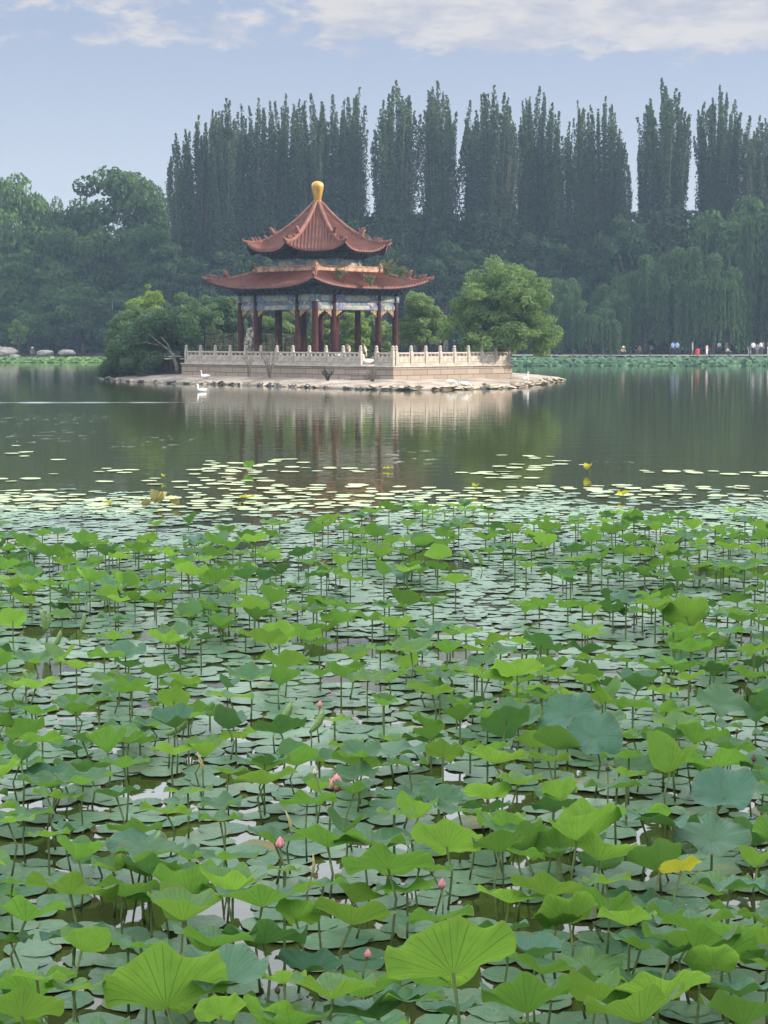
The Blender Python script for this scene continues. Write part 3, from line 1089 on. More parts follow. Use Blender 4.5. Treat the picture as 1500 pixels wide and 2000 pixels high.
# ring ridge where the lower roof meets the drum
ring = MB()
for k in range(4):
    N_, T_ = fdir(k, 4, LROT)
    rz = math.atan2(T_.y, T_.x)
    p = N_ * 3.03
    ring.box((p.x, p.y, 7.76), (6.06, .24, .36), rz, bev=.05)
    ring.box((p.x, p.y, 7.955), (5.9, .30, .06), rz)
    q_ = N_ * 3.05 + T_ * 3.05
    ring.tube([(q_.x, q_.y, 7.6), (q_.x, q_.y, 7.9), (q_.x * 1.02, q_.y * 1.02, 8.1), (q_.x * 1.05, q_.y * 1.05, 8.25)], [.22, .24, .20, .07], 8)
part('ring_ridge', ring.mesh('ring_ridge', M['ring_ridge']), lower)
# octagonal drum
R8 = 3.2
ap = R8 * math.cos(PI / 8)
mb, mp_, mbr = MB(), MB(), MB()
for k in range(8):
    N_, T_ = fdir(k, 8, UROT)
    rz = math.atan2(T_.y, T_.x)
    L = 2 * ap * math.tan(PI / 8)
    p = N_ * ap
    mb.box((p.x, p.y, 8.16), (L + .06, .2, .56), rz)
    p2 = N_ * (ap + .105)
    mb.prism([(-L * .24, -.18), (L * .24, -.18), (L * .31, 0), (L * .24, .18), (-L * .24, .18), (-L * .31, 0)], .02, (p2.x, p2.y, 8.17), T_, (0, 0, 1), 1)
    p3 = N_ * (ap - .02)
    mbr.box((p3.x, p3.y, 8.74), (L, .2, .58), rz)
    for j in range(6):
        s_ = -L / 2 + L * (j + .5) / 6
        for lv in range(3):
            q_ = N_ * (ap + .14 + .17 * lv) + T_ * s_
            mbr.box((q_.x, q_.y, 8.52 + .17 * lv), (.24 + .08 * lv, .28 + .12 * lv, .10), rz)
            mbr.box((q_.x, q_.y, 8.605 + .17 * lv), (.10, .3 + .1 * lv, .07), rz)
drum = part('drum', mb.mesh('drum', M['painted'], M['cream']), pav)
part('bracket_row', mbr.mesh('bracket_row', M['bracket']), drum)
mb = MB()
mb.lathe([(.36, 12.20), (.36, 12.32), (.30, 12.36), (.28, 12.48), (.23, 12.52), (.245, 12.60), (.28, 12.80), (.335, 13.05), (.385, 13.27), (.42, 13.48), (.425, 13.60), (.40, 13.71), (.33, 13.80), (.20, 13.87), (.05, 13.90)], 24)
fin = part('finial', mb.mesh('finial', M['gold'], smooth=True), pav)
mb = MB()
mb.tube([(0, 0, 13.88), (0, 0, 14.5)], [.025, .012], 6)
part('spike', mb.mesh('spike', M['iron']), fin)
# ceiling board inside so the eaves read dark
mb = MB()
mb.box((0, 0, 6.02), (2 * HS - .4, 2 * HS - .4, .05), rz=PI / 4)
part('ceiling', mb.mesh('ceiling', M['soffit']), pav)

# lamp box by the drum
lp = at_y(698, 515, 124.6)
mb = MB()
mb.box((0, 0, 0), (.34, .28, .36), bev=.03)
mb.tube([(0, 0, -.75), (0, 0, -.18)], .03, 6)
mb.box((0, -.15, 0), (.26, .02, .27))
single('floodlight', mb.mesh('floodlight', M['rail']), 'small pale floodlight box on a short post beside the upper drum', 'floodlight', lp)

# ------------------------------------------------------------------ trees
def crown_leaves(blobs, n, size, fill=.3, squash=1.0, droop=.0):
    """leaf faces in clumps: blobs = (x, y, z, rx, ry, rz)"""
    B = np.array(blobs)
    wgt = (B[:, 3] * B[:, 4] + B[:, 4] * B[:, 5] + B[:, 3] * B[:, 5]) ** 1.0
    idx = rng.choice(len(B), n, p=wgt / wgt.sum())
    d = unit(rng.normal(size=(n, 3)))
    rad = np.where(rng.random(n) < fill, rng.random(n) ** .5, .82 + .26 * rng.random(n))[:, None]
    c = B[idx, :3] + d * B[idx, 3:6] * rad
    nrm = unit(d * .7 + rng.normal(size=(n, 3)) * .6 + np.array([0, 0, .35]))
    sz = size * (.6 + .8 * rng.random(n))
    vv, qq = leaf_arrays(c, sz, nrm)
    bt = rng.random(len(B))
    tint = np.clip(.2 + .45 * bt[idx] + .35 * rng.random(n), 0, 1)
    return vv, qq, tint


def clump_crown(rx, ry, rz, zc, nb, seed, sub=(.22, .42), bottom=-.8, lumpy=.25):
    r = random.Random(seed)
    bl = []
    while len(bl) < nb:
        d = Vector((r.gauss(0, 1), r.gauss(0, 1), r.gauss(0, 1))).normalized()
        if d.z < bottom:
            continue
        k = r.uniform(.45, 1.0) * (1 + lumpy * mnoise.noise(d * 1.7 + Vector((seed, 3, 1))))
        s_ = r.uniform(*sub)
        m_ = (rx + ry + rz) / 3
        bl.append((d.x * rx * k, d.y * ry * k, zc + d.z * rz * k, m_ * s_ * r.uniform(.8, 1.3), m_ * s_ * r.uniform(.8, 1.3), m_ * s_ * r.uniform(.55, .9)))
    return bl


def limbs(mb, base_r, h_fork, targets, seed, lean=(0, 0), n=7, straight=.5):
    r = random.Random(seed)
    top = Vector((lean[0], lean[1], h_fork))
    mb.tube([(0, 0, -.2), (lean[0] * .2, lean[1] * .2, h_fork * .4), (lean[0] * .6, lean[1] * .6, h_fork * .75), top], [base_r * 1.25, base_r, base_r * .85, base_r * .7], n)
    for tg in targets:
        tg = Vector(tg)
        mid = top.lerp(tg, .5) + Vector((r.uniform(-.1, .1), r.uniform(-.1, .1), r.uniform(.0, .12))) * (tg - top).length
        mb.tube([top - Vector((0, 0, base_r)), mid, tg], [base_r * .55, base_r * .32, base_r * .08], 6)


def broad_tree_parts(seed, h, wd, n, size, mat, barkm, trunk_h=.25, nb=34, shape='round', sub=(.2, .38)):
    """returns trunk and crown meshes, base at the origin"""
    z0 = h * trunk_h
    rz = (h - z0) / 2
    zc = z0 + rz
    bl = clump_crown(wd / 2 * .86, wd / 2 * .86, rz * .86, zc, nb, seed, sub=sub)
    if shape == 'cone':
        bl = [(x * (1.25 - .62 * (z - z0) / (2 * rz)), y * (1.25 - .62 * (z - z0) / (2 * rz)), z, a, b, c) for x, y, z, a, b, c in bl]
    vv, qq, tt = crown_leaves(bl, n, size)
    crown = big_mesh('crown', vv, qq, mat, tt)
    mb = MB()
    r = random.Random(seed + 5)
    tg = [(x * .9, y * .9, z) for x, y, z, *_ in r.sample(bl, min(9, len(bl)))]
    limbs(mb, .035 * h * .6 + .05, max(z0 * 1.1, h * .18), tg, seed)
    return mb.mesh('trunk', barkm, smooth=True), crown


def make_tree(name, meshes, label, cat, loc, rz=0.0, scale=(1, 1, 1), group=None):
    t_ = thing(name, label, cat, loc, rz, group)
    t_.scale = scale
    part('trunk', meshes[0], t_)
    part('crown', meshes[1], t_)
    return t_


def ground_z(X, Y):
    return float(np.interp(Y - float(shore(X)), offs, hz))


def far_loc(px, D):
    X = (px - 750) / F * D
    return Vector((X, D, ground_z(X, D) - .05))


ORD = ['first', 'second', 'third', 'fourth', 'fifth', 'sixth', 'seventh', 'eighth', 'ninth', 'tenth', 'eleventh', 'twelfth', 'thirteenth', 'fourteenth', 'fifteenth',
       'sixteenth', 'seventeenth', 'eighteenth', 'nineteenth', 'twentieth', 'twenty-first', 'twenty-second', 'twenty-third', 'twenty-fourth', 'twenty-fifth', 'twenty-sixth']


def poplar_meshes(seed, h, wd, nsp):
    r = random.Random(seed)
    C_, S_, Nn, T_ = [], [], [], []
    mb = MB()
    mb.tube([(0, 0, -.3), (.1, 0, h * .2), (0, .1, h * .5), (0, 0, h * .9)], [.45, .36, .24, .04], 7)
    for k in range(nsp):
        f_ = k / max(1, nsp - 1)
        ang = r.uniform(0, 2 * PI)
        rad = wd / 2 * (f_ ** .55) * r.uniform(.55, 1.0)
        top = h * (1 - .22 * (rad / (wd / 2)) ** 2 - .10 * r.random()) if k else h
        z0 = h * r.uniform(.14, .34)
        n_ = int((top - z0) * r.uniform(24, 36))
        tz = np.sort(rng.random(n_))
        zz = z0 + (top - z0) * tz
        bend = tz ** .9
        cx = math.cos(ang) * rad * (.22 + .90 * bend) + .22 * np.sin(zz * .5 + k)
        cy_ = math.sin(ang) * rad * (.22 + .90 * bend) + .22 * np.cos(zz * .45 + k)
        lr = (.20 + .60 * (1 - tz) ** .8) * r.uniform(.75, 1.2) * np.where(tz > .96, .6, 1) * (1 + .5 * (rng.random(n_) < .08))
        a2 = rng.random(n_) * 2 * PI
        rr2 = lr * np.sqrt(rng.random(n_))
        C_.append(np.stack([cx + rr2 * np.cos(a2), cy_ + rr2 * np.sin(a2), zz], -1))
        Nn.append(unit(np.stack([np.cos(a2), np.sin(a2), .2 + 0 * a2], -1) + rng.normal(size=(n_, 3)) * .6))
        S_.append(.11 + .12 * rng.random(n_))
        T_.append(np.clip(.1 + .5 * rng.random(n_) + .2 * r.random(), 0, 1) + np.clip((tz - .78) / .2, 0, 1) * (.25 + .5 * rng.random(n_)) * (r.random() < .75))
        mb.tube([(0, 0, z0 * .7), (float(cx[n_ // 3]), float(cy_[n_ // 3]), float(zz[n_ // 3])), (float(cx[-1]), float(cy_[-1]), float(zz[-1]))], [.14, .09, .01], 5)
    # denser foliage lower down
    n_ = int(2600 * wd / 4)
    zz = h * (.10 + .42 * rng.random(n_))
    a2 = rng.random(n_) * 2 * PI
    rr2 = wd / 2 * .9 * np.sqrt(rng.random(n_))
    C_.append(np.stack([rr2 * np.cos(a2), rr2 * np.sin(a2), zz], -1))
    Nn.append(unit(rng.normal(size=(n_, 3))))
    S_.append(.2 + .16 * rng.random(n_))
    T_.append(.05 + .4 * rng.random(n_))
    vv, qq = leaf_arrays(np.concatenate(C_), np.concatenate(S_), np.concatenate(Nn))
    return mb.mesh('trunk', M['bark'], smooth=True), big_mesh('crown', vv, qq, M['poplar'], np.concatenate(T_))


PH = 33.0
pop = {'slim': [poplar_meshes(100 + s, PH, 3.4, 11) for s in range(2)], 'mid': [poplar_meshes(110 + s, PH, 6.8, 28) for s in range(4)],
       'wide': [poplar_meshes(120 + s, PH, 9.6, 42) for s in range(2)]}
poplars = [(352, 268, 'slim', 1.1), (392, 235, 'mid', 1.0), (420, 222, 'mid', .8), (450, 202, 'mid', 1.0), (508, 202, 'mid', 1.0), (560, 194, 'mid', .95), (612, 192, 'mid', 1.0), (652, 196, 'slim', 1.2),
           (700, 182, 'mid', 1.05), (775, 169, 'mid', 1.12), (855, 168, 'mid', 1.1), (913, 206, 'slim', 1.15), (962, 177, 'mid', 1.2), (1018, 207, 'slim', .9),
           (1047, 179, 'mid', 1.0), (1085, 226, 'slim', 1.1), (1124, 207, 'mid', .8), (1175, 199, 'mid', .95), (1212, 285, 'slim', .8), (1285, 164, 'wide', 1.15),
           (1395, 178, 'wide', .95), (1450, 235, 'slim', 1.3), (1496, 214, 'mid', 1.0), (1545, 200, 'mid', 1.0)]
for i, (px, py, kind, ws) in enumerate(poplars):
    D = 243 + (i % 3) * 2.0
    loc = far_loc(px, D)
    hh = H + (YH - py) / F * D - loc.z
    me = pop[kind][i % len(pop[kind])]
    look = {'slim': 'slim poplar', 'mid': 'tall spiky poplar', 'wide': 'broad many-spired poplar'}[kind]
    make_tree('poplar_tree', me, f'{look}, {ORD[i]} from left in the backlit row behind the lake', 'tree', loc, i * 1.9,
              (ws, ws, hh / PH), 'poplars in the row behind the lake')

fill = [(372, 300), (425, 228), (478, 212), (532, 208), (585, 203), (632, 208), (672, 204), (748, 205), (798, 200), (838, 190), (874, 200), (938, 195), (985, 200), (1030, 222), (1068, 222), (1105, 246),
        (1150, 214), (1192, 230), (1255, 214), (1318, 220), (1362, 208), (1425, 204), (1472, 235)]
for i, (px, py) in enumerate(fill):
    loc = far_loc(px, 251 + i % 2)
    hh = H + (YH - py) / F * loc.y - loc.z
    make_tree('poplar_tree', pop['slim'][i % 2], f'slim poplar of the back rank, {ORD[i]} from left among those filling gaps', 'tree', loc, i * 2.3, (1.0, 1.0, hh / PH), 'slim poplars of the back rank')

# understory: dark trees in front of the poplars' feet
und = [broad_tree_parts(200 + s, 16, 9, 10000, .22, M['under_leaf'], M['bark_pale'], .22, 50, 'round', (.12, .3)) for s in range(5)]
k = 0
for px, py, wpx, D in [(330, 430, 120, 239), (395, 455, 120, 237), (440, 400, 120, 240), (500, 425, 120, 238), (560, 400, 120, 240), (625, 430, 120, 238), (690, 400, 120, 240), (750, 415, 120, 238),
                       (810, 390, 120, 240), (870, 430, 120, 237), (930, 415, 120, 240), (985, 400, 130, 238), (1045, 420, 120, 240), (1100, 395, 120, 238), (1160, 400, 120, 240),
                       (1215, 375, 120, 238), (1280, 420, 130, 240), (1345, 430, 130, 238), (1410, 440, 130, 240), (1475, 400, 140, 238)]:
    loc = far_loc(px, D)
    py += 25 + 30 * (k % 3)
    hh = H + (YH - py) / F * D - loc.z
    sx = wpx / F * D / 9
    make_tree('broadleaf_tree', und[k % 5], f'dark leafy tree under the poplars, {ORD[k]} from left, far bank', 'tree', loc, k * 2.3, (sx, sx, hh / 16), 'dark trees under the poplars')
    k += 1

# left wood
lw = [broad_tree_parts(230 + s, 14, 12, 11000, .26, M['left_leaf'], M['bark'], .1, 44) for s in range(4)]
lwd = [broad_tree_parts(240 + s, 16, 11, 12000, .25, M['wood_leaf'], M['bark'], .15, 46) for s in range(2)]
left = [(228, 300, 205, 262, lwd[0], 'tallest dark broadleaf tree of the left wood, with a lobed ragged top'),
        (303, 350, 90, 268, lwd[1], 'narrow ragged tree between the tall left wood and the poplars'),
        (150, 375, 130, 268, lwd[1], 'dark tree filling the gap at the left of the tallest broadleaf'),
        (95, 372, 90, 270, lw[0], 'thin-topped tree at the back of the left wood against the sky'),
        (35, 345, 190, 256, lw[1], 'rounded lighter tree at the left edge against the sky'),
        (-45, 400, 160, 258, lw[2], 'tree half cut off by the left edge of the wood'),
        (290, 420, 130, 254, lwd[0], 'dark tree under the narrow ragged tree at the left wood'),
        (355, 450, 140, 251, lw[3], 'mid green tree where the left wood meets the poplars'),
        (150, 440, 150, 256, lw[0], 'dull green tree in the middle tier of the left wood'),
        (225, 455, 140, 257, lwd[1], 'dark tree below the tallest crown of the left wood'),
        (60, 470, 170, 252, lw[2], 'grey green spreading tree in the middle tier at the left'),
        (120, 505, 120, 250, lw[3], 'low arching tree over the left shore'),
        (15, 500, 130, 251, lw[1], 'low tree at the far left edge above the boulders'),
        (25, 595, 110, 247, lw[0], 'short bushy tree behind the boulders at the left edge'),
        (95, 580, 110, 247, lw[3], 'short bushy tree behind the seated figure on the left shore'),
        (165, 548, 140, 247, lw[2], 'fresh green bushy tree on the left shore beside the island shrubs'),
        (235, 570, 120, 248, lw[1], 'bushy tree behind the left island shrubs'),
        (310, 560, 130, 249, lw[0], 'bushy tree seen above the left island shrubs'),
        (420, 520, 140, 249, lw[2], 'bushy tree on the far bank left of the pavilion')]
for i, (px, py, wpx, D, me, lab) in enumerate(left):
    loc = far_loc(px, D)
    hh = H + (YH - py) / F * D - loc.z
    base_h, base_w = (16, 11) if me in lwd else (14, 12)
    sx = wpx / F * D / base_w
    make_tree('broadleaf_tree', me, lab, 'tree', loc, i * 1.3 + .4, (sx, sx, hh / base_h), 'trees of the left wood')


def willow_meshes(seed, h, wd, nst, nper):
    r = random.Random(seed)
    bl = clump_crown(wd * .40, wd * .40, h * .22, h * .73, 20, seed, sub=(.14, .40), bottom=-.6, lumpy=.8)
    v1, q1, t1 = crown_leaves(bl, 5000, .22)
    C_, A_, T_ = [], [], []
    for k in range(nst):
        b = r.choice(bl)
        a = r.uniform(0, 2 * PI)
        rad = r.uniform(.5, 1.1)
        x0, y0 = b[0] * 1.15 + math.cos(a) * b[3] * rad, b[1] * 1.15 + math.sin(a) * b[4] * rad
        z0 = b[2] + r.uniform(-.4, .6) * b[5]
        L = min(z0 - .6, r.uniform(.28, .62) * h * (.6 + .5 * math.hypot(x0, y0) / (wd / 2)))
        if L < 1:
            continue
        n_ = int(nper * L / 4)
        tz = np.sort(rng.random(n_))
        sw = r.uniform(-.3, .3)
        C_.append(np.stack([x0 + sw * tz ** 2 + .10 * rng.normal(size=n_), y0 + .10 * rng.normal(size=n_), z0 - L * tz], -1))
        T_.append(np.clip(r.random() * .6 + .4 * rng.random(n_), 0, 1))
    c = np.concatenate(C_)
    n_ = len(c)
    nrm = unit(rng.normal(size=(n_, 3)) * np.array([1, 1, .25]))
    ax = np.cross(nrm, np.array([0, 0, 1.0]) + .25 * rng.normal(size=(n_, 3)))
    v2, q2 = leaf_arrays(c, .20 + .14 * rng.random(n_), nrm, ax, .33)
    vv = np.concatenate([v1, v2])
    qq = np.concatenate([q1, q2 + len(v1)])
    mb = MB()
    tg = [(b[0] * .85, b[1] * .85, b[2]) for b in r.sample(bl, 9)]
    limbs(mb, .34, h * .34, tg, seed, (r.uniform(-.8, .8), 0))
    return mb.mesh('trunk', M['bark'], smooth=True), big_mesh('crown', vv, qq, M['willow'], np.concatenate([t1, np.concatenate(T_)]))


wil = [willow_meshes(300 + s, 13, 11, 420, 34) for s in range(4)]
willows = [(1092, 530, 110, 226, 'slender weeping willow just right of the sunlit island tree'), (1150, 590, 110, 224, 'low weeping willow hanging over the walk near the benches'),
           (1205, 560, 110, 227, 'weeping willow with trailing curtains above the hatted figure'), (1258, 505, 150, 229, 'broad weeping willow in the middle of the right bank'),
           (1330, 465, 160, 231, 'tall weeping willow behind the pair in blue shirts'), (1390, 500, 130, 226, 'dense weeping willow above the walkers'),
           (1420, 425, 190, 236, 'large rounded willow towering over the right bank'), (1480, 380, 200, 233, 'biggest pale willow cut by the right edge'), (1550, 440, 160, 229, 'weeping willow beyond the right edge')]
for i, (px, py, wpx, D, lab) in enumerate(willows):
    loc = far_loc(px, D)
    hh = H + (YH - py) / F * D - loc.z
    sx = wpx / F * D / 11
    make_tree('willow_tree', wil[i % 4], lab, 'willow', loc, i * 1.7, (sx, sx, hh / 13), 'willows along the right bank')

# the wood behind everything, read as one mass
n = 44000
X = rng.uniform(-110, 110, n)
Y = 262 + rng.uniform(0, 26, n)
top = np.where(X < -30, 13, 15.5) + 3 * np.sin(X * .23) + 2 * np.sin(X * .61 + 1)
Z = np.where(rng.random(n) < .45, .9 + 5 * rng.random(n) ** 1.3, 1 + (top - 1) * rng.random(n))
vv, qq = leaf_arrays(np.stack([X, Y, Z], -1), .4 + .4 * rng.random(n))
single('distant_wood', big_mesh('distant_wood', vv, qq, M['wood_leaf'], rng.random(n) * .6), 'dark mass of distant wood behind the tree trunks', 'wood', kind='stuff')
# clipped hedge behind the walk
n = 9000
X = rng.uniform(14, 80, n)
Y = 206 + 30 + rng.uniform(-.8, .8, n)
Z = 1 + rng.random(n) ** .8 * (1.5 + .25 * np.sin(X * .5))
vv, qq = leaf_arrays(np.stack([X, Y, Z], -1), .14 + .1 * rng.random(n))
single('hedge', big_mesh('hedge', vv, qq, M['wood_leaf'], rng.random(n) * .6), 'dark low hedge behind the benches on the right bank', 'hedge')

# right bank shade trees (they throw the shade over the near lotus bed)
shade_me = [broad_tree_parts(260 + s, 20, 13, 7000, .5, M['wood_leaf'], M['bark'], .12, 40) for s in range(2)]
SHADE = [(23, -6), (25, 3), (24, 12), (26.5, 21.5)]
for i, (x, y) in enumerate(SHADE):
    make_tree('broadleaf_tree', shade_me[i % 2], f'tall shade tree on the near right bank, {ORD[i]} from the camera', 'tree', (x, y, .9), i * 1.1, (1, 1, 1.05), 'shade trees on the right bank')

# island trees -------------------------------------------------
def island_tree(label, px, top, wpx, D, base_z, mat, n, size, seed, shape='round', trunk_h=.08, nb=70, sub=(.12, .26), bark='bark', group='trees on the island'):
    X = (px - 750) / F * D
    hh = H + (YH - top) / F * D - base_z
    wd = wpx / F * D
    me = broad_tree_parts(seed, hh, wd, n, size, M[mat], M[bark], trunk_h, nb, shape, sub)
    return make_tree('island_tree', me, label, 'tree', (X, D, base_z), 0, (1, 1, 1), group)


island_tree('large sunlit leafy tree at the right end of the terrace', 977, 488, 244, 122.0, 1.3, 'island_leaf', 50000, .085, 401, 'cone', -.12, 230, (.08, .20))
island_tree('smaller soft green tree between the pavilion and the large sunlit tree', 822, 556, 120, 131, 1.2, 'island_leaf', 15000, .085, 402, 'cone', .06, 90)
island_tree('feathery bright tree seen between the right pavilion columns', 690, 590, 85, 139, .5, 'bright_leaf', 7000, .10, 403)
island_tree('green tree behind the right pavilion columns', 745, 605, 80, 142, .5, 'island_leaf', 6000, .10, 404)
island_tree('green tree behind the middle pavilion columns', 630, 600, 80, 142, .5, 'island_leaf', 6000, .11, 409)
island_tree('bushy green tree behind the left pavilion columns', 545, 595, 120, 141, .5, 'island_leaf', 9000, .10, 405)
island_tree('tree beside the left corner column of the pavilion', 445, 560, 100, 137, .5, 'dark_leaf', 9000, .11, 406)
island_tree('bright yellow green tree rising behind the dark shrubs', 292, 545, 120, 137, .5, 'bright_leaf', 11000, .10, 407, 'cone')
island_tree('spreading dark tree over the left tip of the island', 275, 590, 175, 133.5, .5, 'dark_leaf', 15000, .09, 408, 'round', .06, 120, (.10, .2))
island_tree('dense dark tree left of the terrace wall', 375, 560, 150, 134.5, .5, 'dark_leaf', 15000, .09, 410, 'round', .06, 120, (.10, .2))

# leaning pale bare-limbed trunk in front of the dark shrubs
p0 = at_y(347, 726, 129.0)
lt = thing('leaning_tree', 'leaning tree with a bare pale forked trunk at the left end of the terrace', 'tree', (p0.x, p0.y, .35))


def rel(px, py, Y):
    return at_y(px, py, Y) - Vector((p0.x, p0.y, .35))


mb = MB()
mb.tube([rel(347, 730, 129), rel(344, 712, 129), rel(336, 690, 129), rel(322, 678, 128.8), rel(302, 662, 128.5), rel(290, 650, 128.3)], [.13, .115, .10, .07, .045, .02], 8)
mb.tube([rel(336, 690, 129), rel(327, 672, 129), rel(314, 657, 129)], [.06, .04, .02], 7)
mb.tube([rel(318, 676, 128.8), rel(285, 669, 128.6), rel(262, 670, 128.4)], [.035, .025, .012], 6)
part('trunk', mb.mesh('trunk', M['bark_pale'], smooth=True), lt)
bl = []
for (x, y, r) in ((262, 660, 1.1), (240, 675, 1.0), (290, 640, 1.2), (320, 628, 1.1), (225, 690, .8), (270, 690, .8), (300, 700, .7), (345, 640, 1.1), (370, 655, .9), (285, 712, .7), (250, 705, .7), (375, 690, .6)):
    c = rel(x, y, 130.2)
    bl.append((c.x, c.y + random.uniform(-.2, .8), c.z, r, r, r * .75))
vv, qq, tt = crown_leaves(bl, 13000, .10)
part('crown', big_mesh('crown', vv, qq, M['dark_leaf'], tt), lt)
# overhanging skirt shrub over the water at the island's left
for (px, py, rad, lab) in ((228, 712, 1.1, 'low dark shrub overhanging the water at the island left tip'), (285, 716, 1.0, 'low dark shrub below the leaning trunk')):
    c = at_y(px, py, 133.5)
    bl = [(random.uniform(-1, 1) * rad, random.uniform(-.5, .5) * rad, .5 + random.uniform(-.2, .4) * rad, rad * .5, rad * .5, rad * .4) for _ in range(9)]
    vv, qq, tt = crown_leaves(bl, 4000, .10)
    mb = MB()
    for _ in range(6):
        mb.tube([(0, 0, 0), (random.uniform(-.5, .5), random.uniform(-.3, .3), .5), (random.uniform(-1, 1), random.uniform(-.4, .4), .9)], [.04, .03, .01], 5)
    s_ = thing('shrub', lab, 'shrub', (c.x, c.y, .2), 0, 'low shrubs on the island')
    part('stems', mb.mesh('stems', M['twig']), s_)
    part('crown', big_mesh('crown', vv, qq, M['dark_leaf'], tt), s_)

# sapling on the left shore
c = far_loc(40, 241)
me = broad_tree_parts(420, 5.8, 2.3, 4500, .14, M['bright_leaf'], M['bark'], .18, 24, 'round')
make_tree('sapling', me, 'slim pale green sapling on the left shore between the boulders', 'sapling', c)

# bare twiggy shrubs in front of the railing, dry clumps near the steps
def twig_shrub(px, py, hpx, wpx, Y, lab, n=16, matn='twig'):
    c = at_y(px, py, Y)
    s_ = hpx / F * Y
    ww = wpx / F * Y
    mb = MB()
    for k in range(n):
        a = random.uniform(-1, 1)
        b = random.uniform(-1, 1)
        hh = s_ * random.uniform(.55, 1)
        mid = (a * ww * .18, b * .15, hh * .5)
        tip = (a * ww * .5, b * .3, hh)
        mb.tube([(a * .08, b * .05, -.1), mid, tip], [.018, .013, .005], 4)
        for j in range(2):
            f_ = random.uniform(.4, .8)
            q_ = Vector(mid).lerp(Vector(tip), f_)
            mb.tube([q_, q_ + Vector((random.uniform(-.2, .2), random.uniform(-.1, .1), random.uniform(.15, .4)))], [.009, .003], 4)
    return single('bare_shrub', mb.mesh('bare_shrub', M[matn]), lab, 'shrub', c, group='bare shrubs before the terrace wall')


twig_shrub(487, 733, 62, 30, 119.0, 'thin bare twiggy shrub before the railing, left one of the two tall ones')
twig_shrub(527, 735, 78, 52, 117.5, 'tall bare fan-shaped twiggy shrub before the railing', 24)
twig_shrub(640, 741, 18, 28, 113.4, 'dark low brushy clump against the terrace wall left of the steps', 40, 'bark_dark')
twig_shrub(727, 750, 26, 26, 111.2, 'dry pale clump at the foot of the steps', 30)

# weeds rooted in the lower roof
def weed(px, py, hpx, wpx, Y, lab, n=9):
    c = at_y(px, py, Y)
    s_ = hpx / F * Y
    ww = wpx / F * Y
    mb = MB()
    C_ = []
    for k in range(n):
        a, b = random.uniform(-1, 1), random.uniform(-.5, .5)
        hh = s_ * random.uniform(.5, 1)
        tip = Vector((a * ww * .5, b * ww * .5, hh))
        mid = Vector((a * ww * .15, b * ww * .2, hh * .5))
        mb.tube([(0, 0, -.1), mid, tip], [.018, .012, .004], 4)
        for j in range(50):
            f_ = random.random() ** .7
            q_ = Vector((0, 0, 0)).lerp(mid, min(1, f_ * 2)) if f_ < .5 else mid.lerp(tip, f_ * 2 - 1)
            C_.append(q_ + Vector((random.gauss(0, .07), random.gauss(0, .07), random.gauss(0, .05))))
    t_ = thing('roof_weed', lab, 'weed', c, 0, 'weeds growing on the lower roof')
    part('stems', mb.mesh('stems', M['twig']), t_)
    vv, qq = leaf_arrays(np.array([tuple(p) for p in C_]), .05 + .05 * rng.random(len(C_)), aspect=.35)
    part('foliage', big_mesh('foliage', vv, qq, M['weed'], rng.random(len(C_))), t_)


weed(757, 537, 36, 50, 123.5, 'tallest feathery weed growing on the right side of the lower roof', 14)
weed(783, 543, 26, 32, 123.0, 'thin browner weed at the right of the tallest roof weed', 9)
weed(662, 545, 26, 34, 121.0, 'pale weed sprouting right of the roof front corner', 10)
weed(724, 557, 22, 26, 121.5, 'short weed among the tiles below the ring ridge', 8)
weed(491, 527, 12, 10, 124.5, 'tiny bright green tuft on the left end of the ring ridge', 5)

# woven stick fence, weathered rock, hut under the trees
def wattle(px0, px1, ytop, ybot, Y, lab):
    a, b = at_y(px0, ybot, Y), at_y(px1, ybot, Y)
    hh = (ybot - ytop) / F * Y
    L = (b - a).length
    t_ = thing('wattle_fence', lab, 'fence', (a.x, a.y, a.z - .4), 0, 'woven stick fences on the terrace')
    mb = MB()
    nrow = int(hh / .085)
    for k in range(nrow):
        z = .4 + hh * k / nrow
        path = []
        ph = random.uniform(0, 6)
        for j in range(13):
            s_ = j / 12
            path.append((L * s_, .05 * math.sin(s_ * L * 4.5 + (k % 2) * PI), z + .05 * math.sin(s_ * 3 + ph) + random.uniform(-.02, .02)))
        if random.random() < .85:
            mb.tube(path, random.uniform(.022, .038), 5)
    part('woven_rods', mb.mesh('woven_rods', M['twig']), t_)
    for j in range(int(L / .7) + 1):
        mb = MB()
        mb.tube([(j * .7, 0, 0), (j * .7, 0, .4 + hh + random.uniform(-.15, .2))], [.045, .035], 6)
        part('stake', mb.mesh('stake', M['bark_dark']), t_)


